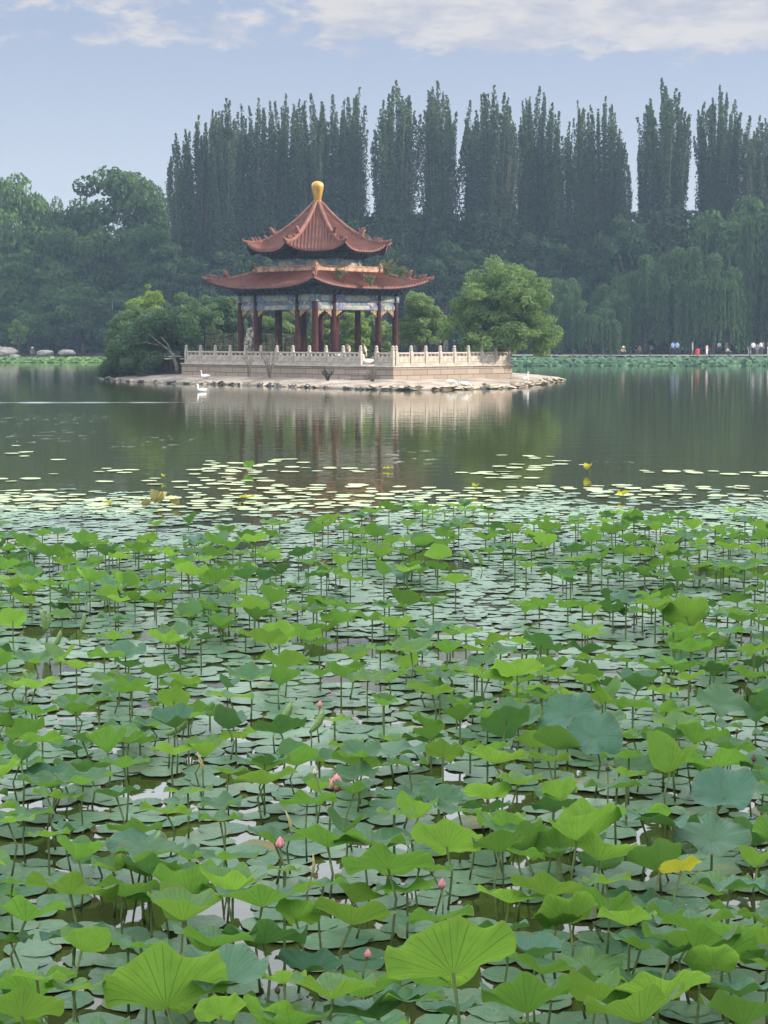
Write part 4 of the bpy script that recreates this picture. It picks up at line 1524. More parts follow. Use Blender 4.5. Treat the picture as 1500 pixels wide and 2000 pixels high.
wattle(400, 468, 650, 705, 131.5, 'woven stick fence left of the pavilion corner column')
wattle(520, 592, 652, 705, 132.5, 'woven stick fence between the left pavilion columns')
bm = bmesh.new()
bmesh.ops.create_icosphere(bm, subdivisions=4, radius=1)
for v_ in bm.verts:
    p = v_.co.copy()
    k_ = 1 + .55 * mnoise.noise(p * 1.9 + Vector((3, 1, 2))) + .35 * mnoise.noise(p * 4.5)
    v_.co = Vector((p.x * .48 * k_ + .12 * math.sin(p.z * 3), p.y * .4 * k_, p.z * 1.25 * (1 + .15 * mnoise.noise(p * 3))))
me = bpy.data.meshes.new('scholar_rock')
bm.to_mesh(me)
bm.free()
me.materials.append(M['scholar'])
c = at_y(489, 662, 129.5)
single('scholar_rock', me, 'tall pitted ornamental rock standing between the left columns', 'rock', (c.x, c.y, 2.55))
for (x, y, s_) in ((679, 676, .30), (710, 678, .36)):
    c = at_y(x, y, 133)
    single('ornamental_rock', rock_mesh('ornamental_rock', M['scholar'], .3, .3, .5, 24, int(x)), 'small pale ornamental rock behind the right columns' if x > 700 else 'thin pale ornamental rock behind the front corner column',
           'rock', (c.x, c.y, 2.1), (0, 0, 0), (1, 1, 1.2))
mb = MB()
c = at_y(322, 722, 131.5)
for k in range(9):
    mb.box((-1.5 + k * .38, 0, .55), (.34, .08, 1.3 + .1 * math.sin(k * 2.1)), bev=.01)
    mb.box((-1.5 + k * .38, 1.3, .55), (.34, .08, 1.2), bev=.01)
mb.box((0, .65, 1.28), (3.7, 1.7, .08))
single('goose_hut', mb.mesh('goose_hut', M['plank']), 'low dark plank hut under the trees beside the terrace wall', 'hut', (c.x + .9, c.y, .35))
mb = MB()
c = at_y(292, 727, 130.5)
pr = [(-.9, .42), (-.8, .22), (-.3, .08), (.5, .06), (.9, .30)]
for sgn in (-1, 1):
    mb.tube([(x, sgn * .34 * (1 - (abs(x) / 1.0) ** 3), z + .12) for x, z in pr], .05, 6)
mb.tube([(x, 0, z) for x, z in pr], [.10, .2, .28, .26, .12], 8)
single('rowing_boat', mb.mesh('rowing_boat', M['plank']), 'small dark boat drawn up on the island under the shrubs', 'boat', (c.x, c.y, .25))

# ------------------------------------------------------------------ left shore boulders
for i, (px, py, wpx, hpx, D, lab) in enumerate(((8, 689, 60, 20, 240.5, 'big pale boulder cut by the left edge of the shore'), (28, 697, 26, 9, 239.5, 'small grey boulder in front of the edge boulder'),
                                             (88, 690, 34, 12, 240.5, 'pale boulder just right of the seated figure'), (130, 689, 36, 12, 240.5, 'pale boulder furthest right on the left shore'),
                                             (2, 701, 22, 9, 239.2, 'dark low boulder at the waterline by the left edge'))):
    c = at_y(px, py, D)
    sx, sz = wpx / F * D / 2, hpx / F * D / 2
    single('boulder', rock_mesh('boulder', M['rock_dark'] if i == 4 else M['boulder'], sx * 1.05, sx * .8, sz * 1.25, 40, 70 + i, 2), lab, 'boulder', (c.x, c.y, max(c.z, .5)), group='boulders on the left shore')

# lotus and pads along the far shores (nobody could count them)
def far_lotus(name, lab, x0, x1, n, dlo, dhi, hmax):
    C_, S_, N_, T_ = [], [], [], []
    X = rng.uniform(x0, x1, n)
    dd = rng.uniform(dlo, dhi, n)
    Y = shore(X) + dd
    fl = rng.random(n) < .35
    edge_ = sstep(dlo, dlo + 3.0, dd)
    Z = np.where(fl | (dd < dlo + 1.5), .03 + .02 * rng.random(n), (.12 + .88 * rng.random(n) ** 1.4) * hmax * (.4 + .6 * edge_)) + np.maximum(0, dd) * .03
    c = np.stack([X, Y, Z], -1)
    nr_ = unit(np.stack([rng.normal(size=n) * .35, -.25 + rng.normal(size=n) * .35, np.ones(n)], -1) * np.where(fl[:, None], np.array([.12, .12, 1]), 1))
    vv, qq = leaf_arrays(c, .24 + .14 * rng.random(n), nr_, aspect=.9)
    me = big_mesh(name, vv, qq, M['far_lotus'], rng.random(n))
    single(name, me, lab, 'lotus', kind='stuff')


M['far_lotus'] = leaf_mat('far_lotus_leaf', (.045, .105, .062), (.11, .20, .115), trans=.2)
M['far_lotus_l'] = leaf_mat('left_lotus_leaf', (.085, .165, .06), (.18, .29, .11), trans=.25)
far_lotus('lotus_bed', 'low lotus bed lining the right bank below the walk', 8, 85, 11000, -5.5, 8.0, .72)
M['far_lotus'], keep = M['far_lotus_l'], M['far_lotus']
far_lotus('lotus_bed', 'bright green lotus bed along the left shore below the boulders', -75, -26, 6500, -9.5, .8, .6)

# ------------------------------------------------------------------ people, benches, posts on the right bank
def person_mesh(pose, mats):
    """one continuous skinned body; faces take the cloth of the nearest bone"""
    J, E = {}, []

    def j(nm, p, r):
        J[nm] = (Vector(p), r)
    if pose == 'stand':
        j('hip', (0, 0, .95), .13); j('waist', (0, 0, 1.10), .12); j('chest', (0, 0, 1.30), .15); j('neck', (0, 0, 1.47), .055); j('head', (0, -.01, 1.60), .098); j('crown', (0, 0, 1.70), .07)
        for s_, n_ in ((1, 'l'), (-1, 'r')):
            j('hp' + n_, (s_ * .10, 0, .88), .095); j('kn' + n_, (s_ * .11, -.02, .49), .065); j('an' + n_, (s_ * .12, .01, .09), .042); j('to' + n_, (s_ * .13, -.15, .04), .035)
            j('sh' + n_, (s_ * .19, 0, 1.39), .062); j('el' + n_, (s_ * .25, .02, 1.11), .045); j('wr' + n_, (s_ * .24, -.06, .87), .032); j('ha' + n_, (s_ * .235, -.08, .77), .028)
    elif pose == 'sit':
        j('hip', (0, 0, .50), .14); j('waist', (0, .02, .66), .125); j('chest', (0, .03, .88), .15); j('neck', (0, .0, 1.05), .055); j('head', (0, -.03, 1.18), .098); j('crown', (0, -.02, 1.28), .07)
        for s_, n_ in ((1, 'l'), (-1, 'r')):
            j('hp' + n_, (s_ * .10, -.08, .50), .095); j('kn' + n_, (s_ * .12, -.45, .50), .068); j('an' + n_, (s_ * .12, -.47, .09), .042); j('to' + n_, (s_ * .13, -.62, .04), .035)
            j('sh' + n_, (s_ * .19, .02, .97), .062); j('el' + n_, (s_ * .24, -.06, .70), .045); j('wr' + n_, (s_ * .15, -.28, .62), .032); j('ha' + n_, (s_ * .12, -.37, .60), .028)
    else:  # crouch
        j('hip', (0, .12, .30), .14); j('waist', (0, .10, .45), .13); j('chest', (0, -.02, .66), .15); j('neck', (0, -.13, .80), .055); j('head', (0, -.20, .91), .098); j('crown', (0, -.22, 1.01), .07)
        for s_, n_ in ((1, 'l'), (-1, 'r')):
            j('hp' + n_, (s_ * .12, .06, .30), .095); j('kn' + n_, (s_ * .18, -.32, .46), .068); j('an' + n_, (s_ * .14, -.10, .09), .042); j('to' + n_, (s_ * .15, -.26, .04), .035)
            j('sh' + n_, (s_ * .19, -.06, .74), .062); j('el' + n_, (s_ * .25, -.25, .56), .045); j('wr' + n_, (s_ * .14, -.45, .44), .032); j('ha' + n_, (s_ * .10, -.53, .40), .028)
    B = [('hip', 'waist', 0), ('waist', 'chest', 0), ('chest', 'neck', 0), ('neck', 'head', 2), ('head', 'crown', 2)]
    for n_ in 'lr':
        B += [('hip', 'hp' + n_, 1), ('hp' + n_, 'kn' + n_, 1), ('kn' + n_, 'an' + n_, 1), ('an' + n_, 'to' + n_, 3), ('chest', 'sh' + n_, 0), ('sh' + n_, 'el' + n_, 0), ('el' + n_, 'wr' + n_, 2), ('wr' + n_, 'ha' + n_, 2)]
    names = list(J)
    me = bpy.data.meshes.new('skeleton')
    me.from_pydata([tuple(J[n_][0]) for n_ in names], [(names.index(a), names.index(b)) for a, b, _ in B], [])
    ob = bpy.data.objects.new('skeleton', me)
    COL.objects.link(ob)
    ob.modifiers.new('skin', 'SKIN')
    sv = me.skin_vertices[0].data
    for i, n_ in enumerate(names):
        r = J[n_][1]
        sv[i].radius = (r * (1.25 if n_ in ('chest', 'hip', 'waist') else 1), r * (.8 if n_ in ('chest', 'waist') else 1))
        sv[i].use_root = (n_ == 'hip')
    sub = ob.modifiers.new('sub', 'SUBSURF')
    sub.levels = sub.render_levels = 1
    dg = bpy.context.evaluated_depsgraph_get()
    dg.update()
    r = bpy.data.meshes.new_from_object(ob.evaluated_get(dg))
    bpy.data.objects.remove(ob)
    bpy.data.meshes.remove(me)
    r.name = 'person'
    r.materials.clear()
    for m_ in mats:
        r.materials.append(m_)
    for f_ in r.polygons:
        best, bi = 9, 0
        for a, b, mi in B:
            A, Bv = J[a][0], J[b][0]
            ab = Bv - A
            tt_ = max(0, min(1, (f_.center - A).dot(ab) / ab.length_squared))
            d_ = (f_.center - A - ab * tt_).length
            if d_ < best:
                best, bi = d_, mi
        f_.material_index = bi
        f_.use_smooth = True
    return r


HEADZ = {'stand': (0, .005, 1.64), 'sit': (0, -.015, 1.22), 'crouch': (0, -.195, .95)}


def hair_mesh(hat=False):
    mb = MB()
    if hat:
        mb.lathe([(.30, 0), (.30, .015), (.14, .03), (.13, .10), (.08, .14), (.01, .15)], 14)
        return mb.mesh('hat', M['hat'], smooth=True)
    mb.lathe([(.095, -.05), (.112, .0), (.108, .06), (.075, .10), (.01, .118)], 12)
    return mb.mesh('hair', M['hair'], smooth=True)


hair_me, hat_me = hair_mesh(), hair_mesh(True)
pm_cache = {}


def person(px, D, pose, shirt, legs, lab, face=0.0, z=None, hat=False, sc=1.0):
    key = (pose, shirt, legs)
    if key not in pm_cache:
        pm_cache[key] = person_mesh(pose, [M['cloth_' + shirt], M['cloth_' + legs], M['skin'], M['cloth_black']])
    X = (px - 750) / F * D
    zz = WALK_Z + .003 if z is None else z
    o = single('person', pm_cache[key], lab, 'person', (X, D, zz), (0, 0, face), (sc, sc, sc))
    hx = HEADZ[pose]
    part('hat' if hat else 'hair', hat_me if hat else hair_me, o, (hx[0], hx[1], hx[2] + (.03 if hat else 0)))
    return o


bench_mb = {}
mb = MB()
for k in range(4):
    mb.box((0, -.18 + k * .12, .45), (1.6, .10, .035))
bench_seat = mb.mesh('seat', M['bench'])
mb = MB()
for k in range(3):
    mb.box((0, .27 + .02 * k, .60 + k * .13), (1.6, .03, .10))
bench_back = mb.mesh('backrest', M['bench'])
mb = MB()
mb.box((0, 0, .215), (.07, .42, .43))
mb.box((0, .26, .55), (.06, .06, .75))
bench_leg = mb.mesh('leg', M['iron'])


def bench(px, D, lab):
    X = (px - 750) / F * D
    t_ = thing('park_bench', lab, 'bench', (X, D, WALK_Z), 0, 'benches along the right bank walk')
    part('seat', bench_seat, t_)
    part('backrest', bench_back, t_)
    part('leg', bench_leg, t_, (-.7, 0, 0))
    part('leg', bench_leg, t_, (.7, 0, 0))
    return t_


DB = 229.0
for px, lab in ((1122, 'dark bench with a seated figure near the slender willow'), (1188, 'dark bench with a seated figure in grey behind the hatted figure'), (1243, 'dark bench carrying the figure in tan'),
                (1270, 'dark bench just right of the figure in tan'), (1335, 'dark bench behind the pair in blue shirts'), (1372, 'empty reddish bench right of the pair in blue shirts'),
                (1442, 'dark bench with seated white and pink figures'), (1072, 'dark bench beside the sunlit island tree')):
    bench(px, DB, lab)
SEAT = WALK_Z + .02
person(1121, DB - .12, 'sit', 'black', 'grey', 'person in dark clothes sitting on the bench nearest the slender willow', z=SEAT)
person(1186, DB - .12, 'sit', 'grey', 'black', 'person in a grey top sitting on a bench under the willow', z=SEAT)
person(1247, DB - .12, 'sit', 'tan', 'tan', 'person dressed in tan sitting on a bench', .2, z=SEAT)
person(1240, DB - .12, 'sit', 'black', 'grey', 'person in black sitting beside the figure in tan', z=SEAT)
person(1270, DB - .12, 'sit', 'grey', 'black', 'person in grey sitting on the bench right of the figure in tan', z=SEAT)
person(1331, DB - .12, 'sit', 'white', 'black', 'person in white sitting on the bench behind the pair', z=SEAT)
person(1339, DB - .12, 'sit', 'blue', 'navy', 'person in pale blue sitting on the bench behind the pair', z=SEAT)
person(1438, DB - .12, 'sit', 'white', 'black', 'person in white leaning back on a bench at the right', z=SEAT)
person(1447, DB - .12, 'sit', 'pink', 'black', 'person in a pink top sitting on a bench at the right', z=SEAT)
person(1214, 217.5, 'crouch', 'tan', 'navy', 'person in a pale sun hat crouching by the water edge', .3, hat=True)
person(1312, 217.0, 'stand', 'blue', 'navy', 'left one of the pair in blue shirts standing by the lotus', PI + .3)
person(1320, 217.0, 'stand', 'blue', 'black', 'right one of the pair in blue shirts standing by the lotus', PI - .2)
person(1350, 219.5, 'stand', 'grey', 'grey', 'slim person in grey walking on the right bank', 1.2)
person(1378, 219.5, 'stand', 'pink', 'white', 'child in a pink top standing on the walk', .6, sc=.78)
person(1402, 226.0, 'stand', 'white', 'black', 'tall person in a white shirt standing beside a willow trunk', .4)
person(1416, 226.5, 'stand', 'tan', 'tan', 'person in beige clothes standing beside a willow trunk', 2.2)
person(1417, 217.5, 'crouch', 'mint', 'black', 'person in a mint shirt bending over at the water edge', 1.3)
person(1460, 226.0, 'sit', 'white', 'white', 'person in long white clothes sitting near the right edge', 0, z=SEAT)
person(1468, 217.0, 'stand', 'white', 'black', 'person in a white shirt and black trousers by the lotus', PI)
person(1476, 219.0, 'stand', 'grey', 'grey', 'small person in grey next to the one in white and black', PI, sc=.85)
person(1483, 224.0, 'stand', 'mint', 'navy', 'person in a mint top near the right edge', .5)
person(1488, 225.0, 'stand', 'grey', 'black', 'person in grey near the right edge', 1.5)
person(1497, 219.0, 'stand', 'red', 'white', 'person in red at the right edge', 1.5)
# seated figure on the left shore
c = far_loc(65, 241)
person(65, 240.6, 'crouch', 'grey', 'grey', 'person in grey crouching between the boulders on the left shore', .5, z=.70, hat=True, sc=1.1)
# small red bin
c = far_loc(1360, 219.5)
mb = MB()
mb.lathe([(.20, 0), (.24, .05), (.26, .62), (.28, .64), (.28, .70), (.16, .78), (.02, .80)], 14)
single('litter_bin', mb.mesh('litter_bin', M['cloth_red']), 'small red bin standing on the right bank walk', 'bin', (c.x, c.y, WALK_Z))
# rail posts along the walk
mb = MB()
mb.tube([(0, 0, -.2), (0, 0, .95)], [.05, .045], 7)
mb.lathe([(.06, .95), (.075, .99), (.05, 1.05), (.01, 1.07)], 8)
post2 = mb.mesh('bollard', M['iron'])
for k, px in enumerate((1082, 1117, 1154, 1192, 1229, 1267, 1306, 1345, 1384, 1423, 1462, 1499)):
    X = (px - 750) / F * 216.0
    single('bollard', post2, f'thin dark post at the walk edge, {ORD[k]} from the left', 'post', (X, 216.0, WALK_Z - .06), group='thin posts along the right bank walk')
# pale pole in the left wood
c = far_loc(223, 246)
mb = MB()
mb.tube([(0, 0, 0), (0, 0, 7.6)], [.10, .06], 8)
mb.tube([(0, 0, 7.55), (.25, 0, 7.8), (.7, 0, 7.85)], [.05, .05, .09], 7)
single('lamp_post', mb.mesh('lamp_post', M['kerb']), 'thin pale lamp post among the trees of the left wood', 'lamp post', c)

# ------------------------------------------------------------------ geese
def goose_mesh(neck='up'):
    mb = MB()
    if neck == 'up':
        path = [(.40, 0, .34), (.30, 0, .33), (.15, 0, .29), (-.05, 0, .27), (-.2, 0, .30), (-.28, 0, .38), (-.30, 0, .50), (-.29, 0, .62), (-.30, 0, .69), (-.36, 0, .71), (-.41, 0, .70)]
        rad = [.02, .08, .145, .165, .14, .085, .05, .04, .055, .055, .03]
        head = (-.41, 0, .70)
        beak = [(-.40, 0, .70), (-.47, 0, .68), (-.50, 0, .675)]
    else:
        path = [(.40, 0, .36), (.30, 0, .34), (.15, 0, .30), (-.05, 0, .28), (-.2, 0, .29), (-.31, 0, .31), (-.42, 0, .26), (-.50, 0, .16), (-.54, 0, .10), (-.58, 0, .06)]
        rad = [.02, .08, .145, .165, .14, .08, .05, .045, .05, .03]
        beak = [(-.57, 0, .06), (-.62, 0, .02), (-.64, 0, .0)]
    mb.tube(path, rad, 10)
    body = mb.mesh('goose', M['white'], smooth=True)
    mb = MB()
    mb.tube(beak, [.028, .02, .008], 6)
    bk = mb.mesh('bill', M['orange'])
    mb = MB()
    for s_ in (-1, 1):
        mb.tube([(0.02, s_ * .07, .18), (0.03, s_ * .07, .02)], .014, 5)
        mb.box((-.03, s_ * .07, .012), (.12, .08, .02))
    lg = mb.mesh('legs', M['orange'])
    return body, bk, lg


gu, gd = goose_mesh('up'), goose_mesh('down')


def goose(p, rz, lab, kind='up', legs=True, group=None, sc=1.0):
    g = gu if kind == 'up' else gd
    o = single('goose', g[0], lab, 'goose', p, (0, 0, rz), (sc, sc, sc), group or 'white geese')
    part('bill', g[1], o)
    if legs:
        part('legs', g[2], o)


p = at(401, 737, .40)
goose((p.x, p.y, .24), 0, 'white goose resting on the island apron below the left end of the railing', legs=False, sc=.85)
p = at(394, 765)
goose((p.x, p.y, -.12), 0.1, 'white goose swimming off the island on the left', legs=False, sc=.75)
p = at(880, 752, .25)
goose((p.x, p.y, .25), PI - .3, 'white goose leaning down on the slabs, left one of the pair on the right shore', 'down', True, None, .72)
p = at(907, 758, .12)
goose((p.x, p.y, .14), PI + .2, 'white goose with its neck lowered, nearest the water on the right shore', 'down', True, None, .8)
p = at(1027, 747, .2)
goose((p.x, p.y, .18), PI / 2 + .4, 'white goose with a raised neck on the right tip of the island', sc=.95)
for k, px in enumerate((524, 530, 552, 577, 596, 648, 661, 690, 714)):
    s_ = tx(px) + .0
    q_ = TC + ux * (tx(px) - .9) + uy * 1.1
    goose((q_.x, q_.y, T1 + .10), [0, 2.8, .3, PI, .4, PI, 0, 2.9, .1][k], 'white goose standing behind the shaded terrace railing', 'up', True, 'geese behind the terrace railing', .95)

# ------------------------------------------------------------------ lotus bed
def blade_mesh(seed, style, mat):
    r = random.Random(seed)
    nr_, na = 11, 72
    ph = [r.uniform(0, 2 * PI) for _ in range(6)]
    V = []
    for i in range(nr_):
        f_ = (i / (nr_ - 1))
        f_ = max(f_, .02)
        for k_ in range(na):
            a = 2 * PI * k_ / na
            e_ = 1 + .05 * math.sin(2 * a + ph[0]) + .03 * math.sin(5 * a + ph[1]) + .012 * math.sin(13 * a + ph[2])
            rr_2 = f_ * e_
            x, y = rr_2 * math.cos(a), rr_2 * math.sin(a)
            wav = (.10 * math.sin(5 * a + ph[3]) + .05 * math.sin(8 * a + ph[4]) + .02 * math.sin(14 * a + ph[5])) * f_ ** 2.6
            if style == 'cup':
                z = .50 * f_ ** 1.25 - .10 * f_ ** 5 + wav * 1.0
            elif style == 'deep':
                z = .72 * f_ ** 1.25 + wav * .9
                x *= .9
                y *= .9
            elif style == 'flat':
                z = .30 * f_ ** 1.2 - .08 * f_ ** 4 + wav * 1.3
            elif style == 'fold':
                z = .30 * f_ ** 1.4 + .62 * abs(x) ** 1.5 + wav * .5
                x *= .72
            else:  # droop: rim hangs on one side
                z = .25 * f_ ** 1.2 - .55 * max(0, y) ** 2 + wav
            V.append((x, y, z))
    i2 = np.arange(nr_ * na).reshape(nr_, na)
    j2 = np.roll(i2, -1, axis=1)
    q = np.stack([i2[:-1], i2[1:], j2[1:], j2[:-1]], -1).reshape(-1, 4)
    uu = np.arange(na) / na
    f_ = np.arange(nr_) / (nr_ - 1)
    uv = np.zeros((nr_ - 1, na, 4, 2))
    for c_, (di, dk) in enumerate(((0, 0), (1, 0), (1, 1), (0, 1))):
        uv[:, :, c_, 0] = (uu + dk / na)[None]
        uv[:, :, c_, 1] = f_[di:nr_ - 1 + di][:, None]
    return big_mesh('blade', np.array(V), q, mat, smooth=True, uv=uv.reshape(-1, 2))


def stem_mesh(seed):
    r = random.Random(seed)
    mb = MB()
    bx, by = r.uniform(-.05, .05), r.uniform(-.05, .05)
    mb.tube([(0, 0, -.25), (bx * .6, by * .6, .25), (bx, by, .6), (0, 0, 1.0)], [.0068, .0062, .0055, .006], 6)
    return mb.mesh('stem', M['stem'], smooth=True)


STY = ['cup', 'deep', 'flat', 'fold', 'droop']
blades = {}
for c_ in ('lotus', 'lotus_bright', 'lotus_blue', 'lotus_yellow'):
    for s_ in STY:
        nv = {'lotus': 9, 'lotus_bright': 7, 'lotus_blue': 5, 'lotus_yellow': 1}[c_] if s_ in ('cup', 'flat', 'deep') else 3
        blades[(c_, s_)] = [blade_mesh(hash((c_ == 'lotus', s_ == 'cup')) % 97 + STY.index(s_) * 31 + k_ * 7 + len(c_), s_, M[c_]) for k_ in range(nv)]
stems = [stem_mesh(s) for s in range(8)]

leaves = []          # (x, y, z, radius, style, colour, tilt, tilt direction, spin)
lr = random.Random(21)
hand = [(325, 1967, 225, 'deep', 'lotus_bright', -.25), (435, 1920, 150, 'cup', 'lotus_blue', .12), (42, 1987, 135, 'deep', 'lotus_bright', -.2), (160, 1858, 95, 'fold', 'lotus_bright', -.3),
        (137, 1747, 145, 'flat', 'lotus_bright', -.2), (240, 1752, 120, 'cup', 'lotus', -.1), (512, 1772, 168, 'cup', 'lotus', -.05), (577, 1795, 90, 'deep', 'lotus_bright', -.3),
        (687, 1807, 140, 'cup', 'lotus_bright', -.2), (640, 1655, 145, 'cup', 'lotus', -.12), (517, 1532, 105, 'cup', 'lotus_bright', -.15), (440, 1680, 115, 'flat', 'lotus', 0),
        (325, 1590, 95, 'flat', 'lotus_bright', -.1), (367, 1550, 82, 'flat', 'lotus_bright', 0), (227, 1557, 90, 'cup', 'lotus_blue', -.03), (242, 1500, 95, 'cup', 'lotus', -.05), (338, 1475, 92, 'cup', 'lotus_bright', -.1),
        (50, 1595, 100, 'flat', 'lotus', 0), (15, 1607, 85, 'flat', 'lotus_bright', 0), (95, 1635, 70, 'flat', 'lotus_bright', -.1), (142, 1622, 85, 'flat', 'lotus_blue', -.03), (430, 1605, 82, 'flat', 'lotus', 0),
        (600, 1572, 100, 'flat', 'lotus', -.2), (692, 1550, 80, 'cup', 'lotus', 0), (447, 1512, 70, 'cup', 'lotus', 0), (50, 1800, 140, 'cup', 'lotus', -.05), (415, 1850, 145, 'cup', 'lotus', -.03),
        (430, 1985, 95, 'deep', 'lotus_bright', -.3), (555, 1922, 80, 'cup', 'lotus_bright', -.2), (650, 1952, 150, 'cup', 'lotus_bright', 0), (275, 1852, 105, 'flat', 'lotus', 0), (145, 1935, 110, 'flat', 'lotus_bright', 0),
        (72, 1915, 100, 'flat', 'lotus_bright', -.1), (632, 1732, 85, 'flat', 'lotus', 0), (555, 1702, 62, 'flat', 'lotus_bright', 0), (20, 1840, 85, 'flat', 'lotus', 0), (25, 1727, 75, 'flat', 'lotus', 0),
        (885, 1902, 212, 'deep', 'lotus_bright', -.3), (1112, 1802, 120, 'deep', 'lotus_bright', -.25), (1065, 1750, 122, 'cup', 'lotus_bright', -.25), (1330, 1702, 80, 'cup', 'lotus_yellow', -.35),
        (1355, 1862, 178, 'cup', 'lotus', -.05), (1310, 1868, 80, 'cup', 'lotus_blue', -.03), (1292, 1955, 175, 'cup', 'lotus_bright', -.25), (1250, 1998, 185, 'cup', 'lotus_bright', -.2), (1030, 1980, 185, 'cup', 'lotus', -.25),
        (872, 1655, 125, 'deep', 'lotus_bright', -.2), (977, 1665, 100, 'cup', 'lotus', -.25), (965, 1492, 122, 'cup', 'lotus_bright', -.15), (1070, 1487, 85, 'flat', 'lotus_bright', -.1),
        (1310, 1507, 118, 'fold', 'lotus_bright', -.4), (1400, 1500, 130, 'flat', 'lotus', -.2), (1415, 1560, 125, 'cup', 'lotus_blue', .35), (1250, 1595, 140, 'flat', 'lotus', -.1), (1205, 1540, 110, 'flat', 'lotus', 0),
        (1295, 1612, 130, 'flat', 'lotus_blue', -.03), (1390, 1640, 130, 'flat', 'lotus_blue', .25), (1012, 1534, 92, 'cup', 'lotus_bright', 0), (995, 1764, 110, 'cup', 'lotus_bright', -.1), (855, 1800, 145, 'flat', 'lotus', -.1),
        (975, 1826, 115, 'cup', 'lotus_blue', -.03), (1087, 1808, 90, 'cup', 'lotus_bright', -.1), (1185, 1727, 90, 'flat', 'lotus_bright', 0), (1392, 1887, 95, 'deep', 'lotus_bright', -.3), (795, 1745, 115, 'flat', 'lotus', -.1),
        (1480, 1692, 85, 'fold', 'lotus_bright', -.3), (840, 1702, 90, 'flat', 'lotus_bright', 0), (1090, 1665, 52, 'flat', 'lotus', 0), (770, 1592, 62, 'flat', 'lotus_bright', 0), (797, 1497, 80, 'flat', 'lotus', 0),
        (865, 1478, 66, 'deep', 'lotus_bright', -.3), (1450, 2003, 165, 'cup', 'lotus', -.2), (800, 1958, 130, 'flat', 'lotus', 0), (1445, 1945, 110, 'cup', 'lotus_blue', 0), (1165, 1960, 130, 'fold', 'lotus_bright', -.2),
        (570, 2010, 150, 'cup', 'lotus', -.1), (720, 2015, 130, 'flat', 'lotus', 0), (190, 2020, 120, 'flat', 'lotus', 0), (1110, 1400, 110, 'droop', 'lotus_blue', .5), (1160, 1440, 95, 'droop', 'lotus_blue', .5), (990, 1410, 90, 'droop', 'lotus_blue', -.4),
        (1340, 1205, 80, 'deep', 'lotus_bright', -.35), (375, 1125, 66, 'cup', 'lotus_bright', -.2), (556, 1305, 88, 'cup', 'lotus_bright', -.25), (1010, 1320, 100, 'cup', 'lotus_bright', -.25), (340, 1370, 55, 'deep', 'lotus_bright', -.4),
        (890, 1140, 55, 'deep', 'lotus_bright', .1), (25, 1215, 52, 'cup', 'lotus_bright', -.6), (545, 1245, 60, 'deep', 'lotus_bright', -.4)]
for (px, py, wpx, sty, colr, tilt) in hand:
    z = .30 + lr.uniform(-.06, .12) if py < 1850 else .42 + lr.uniform(-.06, .08)
    p = at(px, py, z)
    D = p.y
    if sty == 'deep':
        sty, tilt = 'cup', tilt - .25
    if tilt <= 0.05:
        tilt = tilt * 1.1 - (.26 if py > 1640 else .18)
    leaves.append((p.x, p.y, z, wpx / F * D / 2 * 1.14, sty, colr, tilt, lr.uniform(-.35, .35), lr.uniform(0, 6.28), True))


def clump(x, y):
    return mnoise.noise((x * .45, y * .33, 4.0)) + .5 * mnoise.noise((x * 1.1, y * .9, 9.0))


tries = 0
n_rand = 0
while n_rand < 720 and tries < 120000:
    tries += 1
    py = 990 + 1080 * lr.random() ** 1.35
    px = lr.uniform(-60, 1560)
    z = lr.uniform(.11, .37)
    p = at(px, py, z)
    if py < 1000 + 26 * (px < 520) + 14 * math.sin(px * .013):
        continue
    den = .40 + .80 * clump(p.x, p.y)
    den += .25 if 1055 < py < 1125 else 0
    den -= .35 if 1135 < py < 1175 and px > 500 else 0
    den -= .25 if 1010 < py < 1040 else 0
    if lr.random() > den:
        continue
    rad = lr.choice([.13, .15, .165, .18, .19]) * lr.uniform(.85, 1.08)
    if any(abs(l_[0] - p.x) < .17 and abs(l_[1] - p.y) < .20 for l_ in leaves):
        continue
    hp = [h_ for h_ in hand if abs(h_[0] - px) < h_[2] * .55 and -20 < py - h_[1] < 60] if py > 1440 else []
    if hp:
        continue
    sty = lr.choices(STY, [.44, .18, .30, .06, .02])[0]
    colr = lr.choices(['lotus', 'lotus_bright', 'lotus_blue', 'lotus_yellow'], [.57, .25, .18, .0])[0]
    leaves.append((p.x, p.y, z, rad, sty, colr, min(.05, lr.gauss(-.22, .18)) if lr.random() < .95 else lr.uniform(.05, .3), lr.uniform(-.9, .6), lr.uniform(0, 6.28), False))
    n_rand += 1
# crowded big leaves right at the front
for k in range(330):
    py = lr.uniform(1640, 2200)
    px = lr.uniform(-40, 1540)
    z = lr.uniform(.22, .46)
    p = at(px, py, z)
    if any(abs(l_[0] - p.x) < (.17 if l_[9] and l_[3] > .17 else .12) and abs(l_[1] - p.y) < .13 for l_ in leaves):
        continue
    if any(l_[9] and p.y < l_[1] + .05 and abs((l_[0] / l_[1] - p.x / p.y) * F) < F * (l_[3] * .8 / l_[1] + .10 / p.y) and -60 < py - (YH + F * (H - l_[2]) / l_[1]) < 70 for l_ in leaves):
        continue
    leaves.append((p.x, p.y, z, lr.uniform(.13, .21), lr.choice(['cup', 'cup', 'deep', 'flat']), lr.choice(['lotus', 'lotus', 'lotus', 'lotus_bright', 'lotus_bright', 'lotus_blue']), min(-.1, lr.gauss(-.48, .16)), lr.uniform(-.9, .6), lr.uniform(0, 6.28), False))
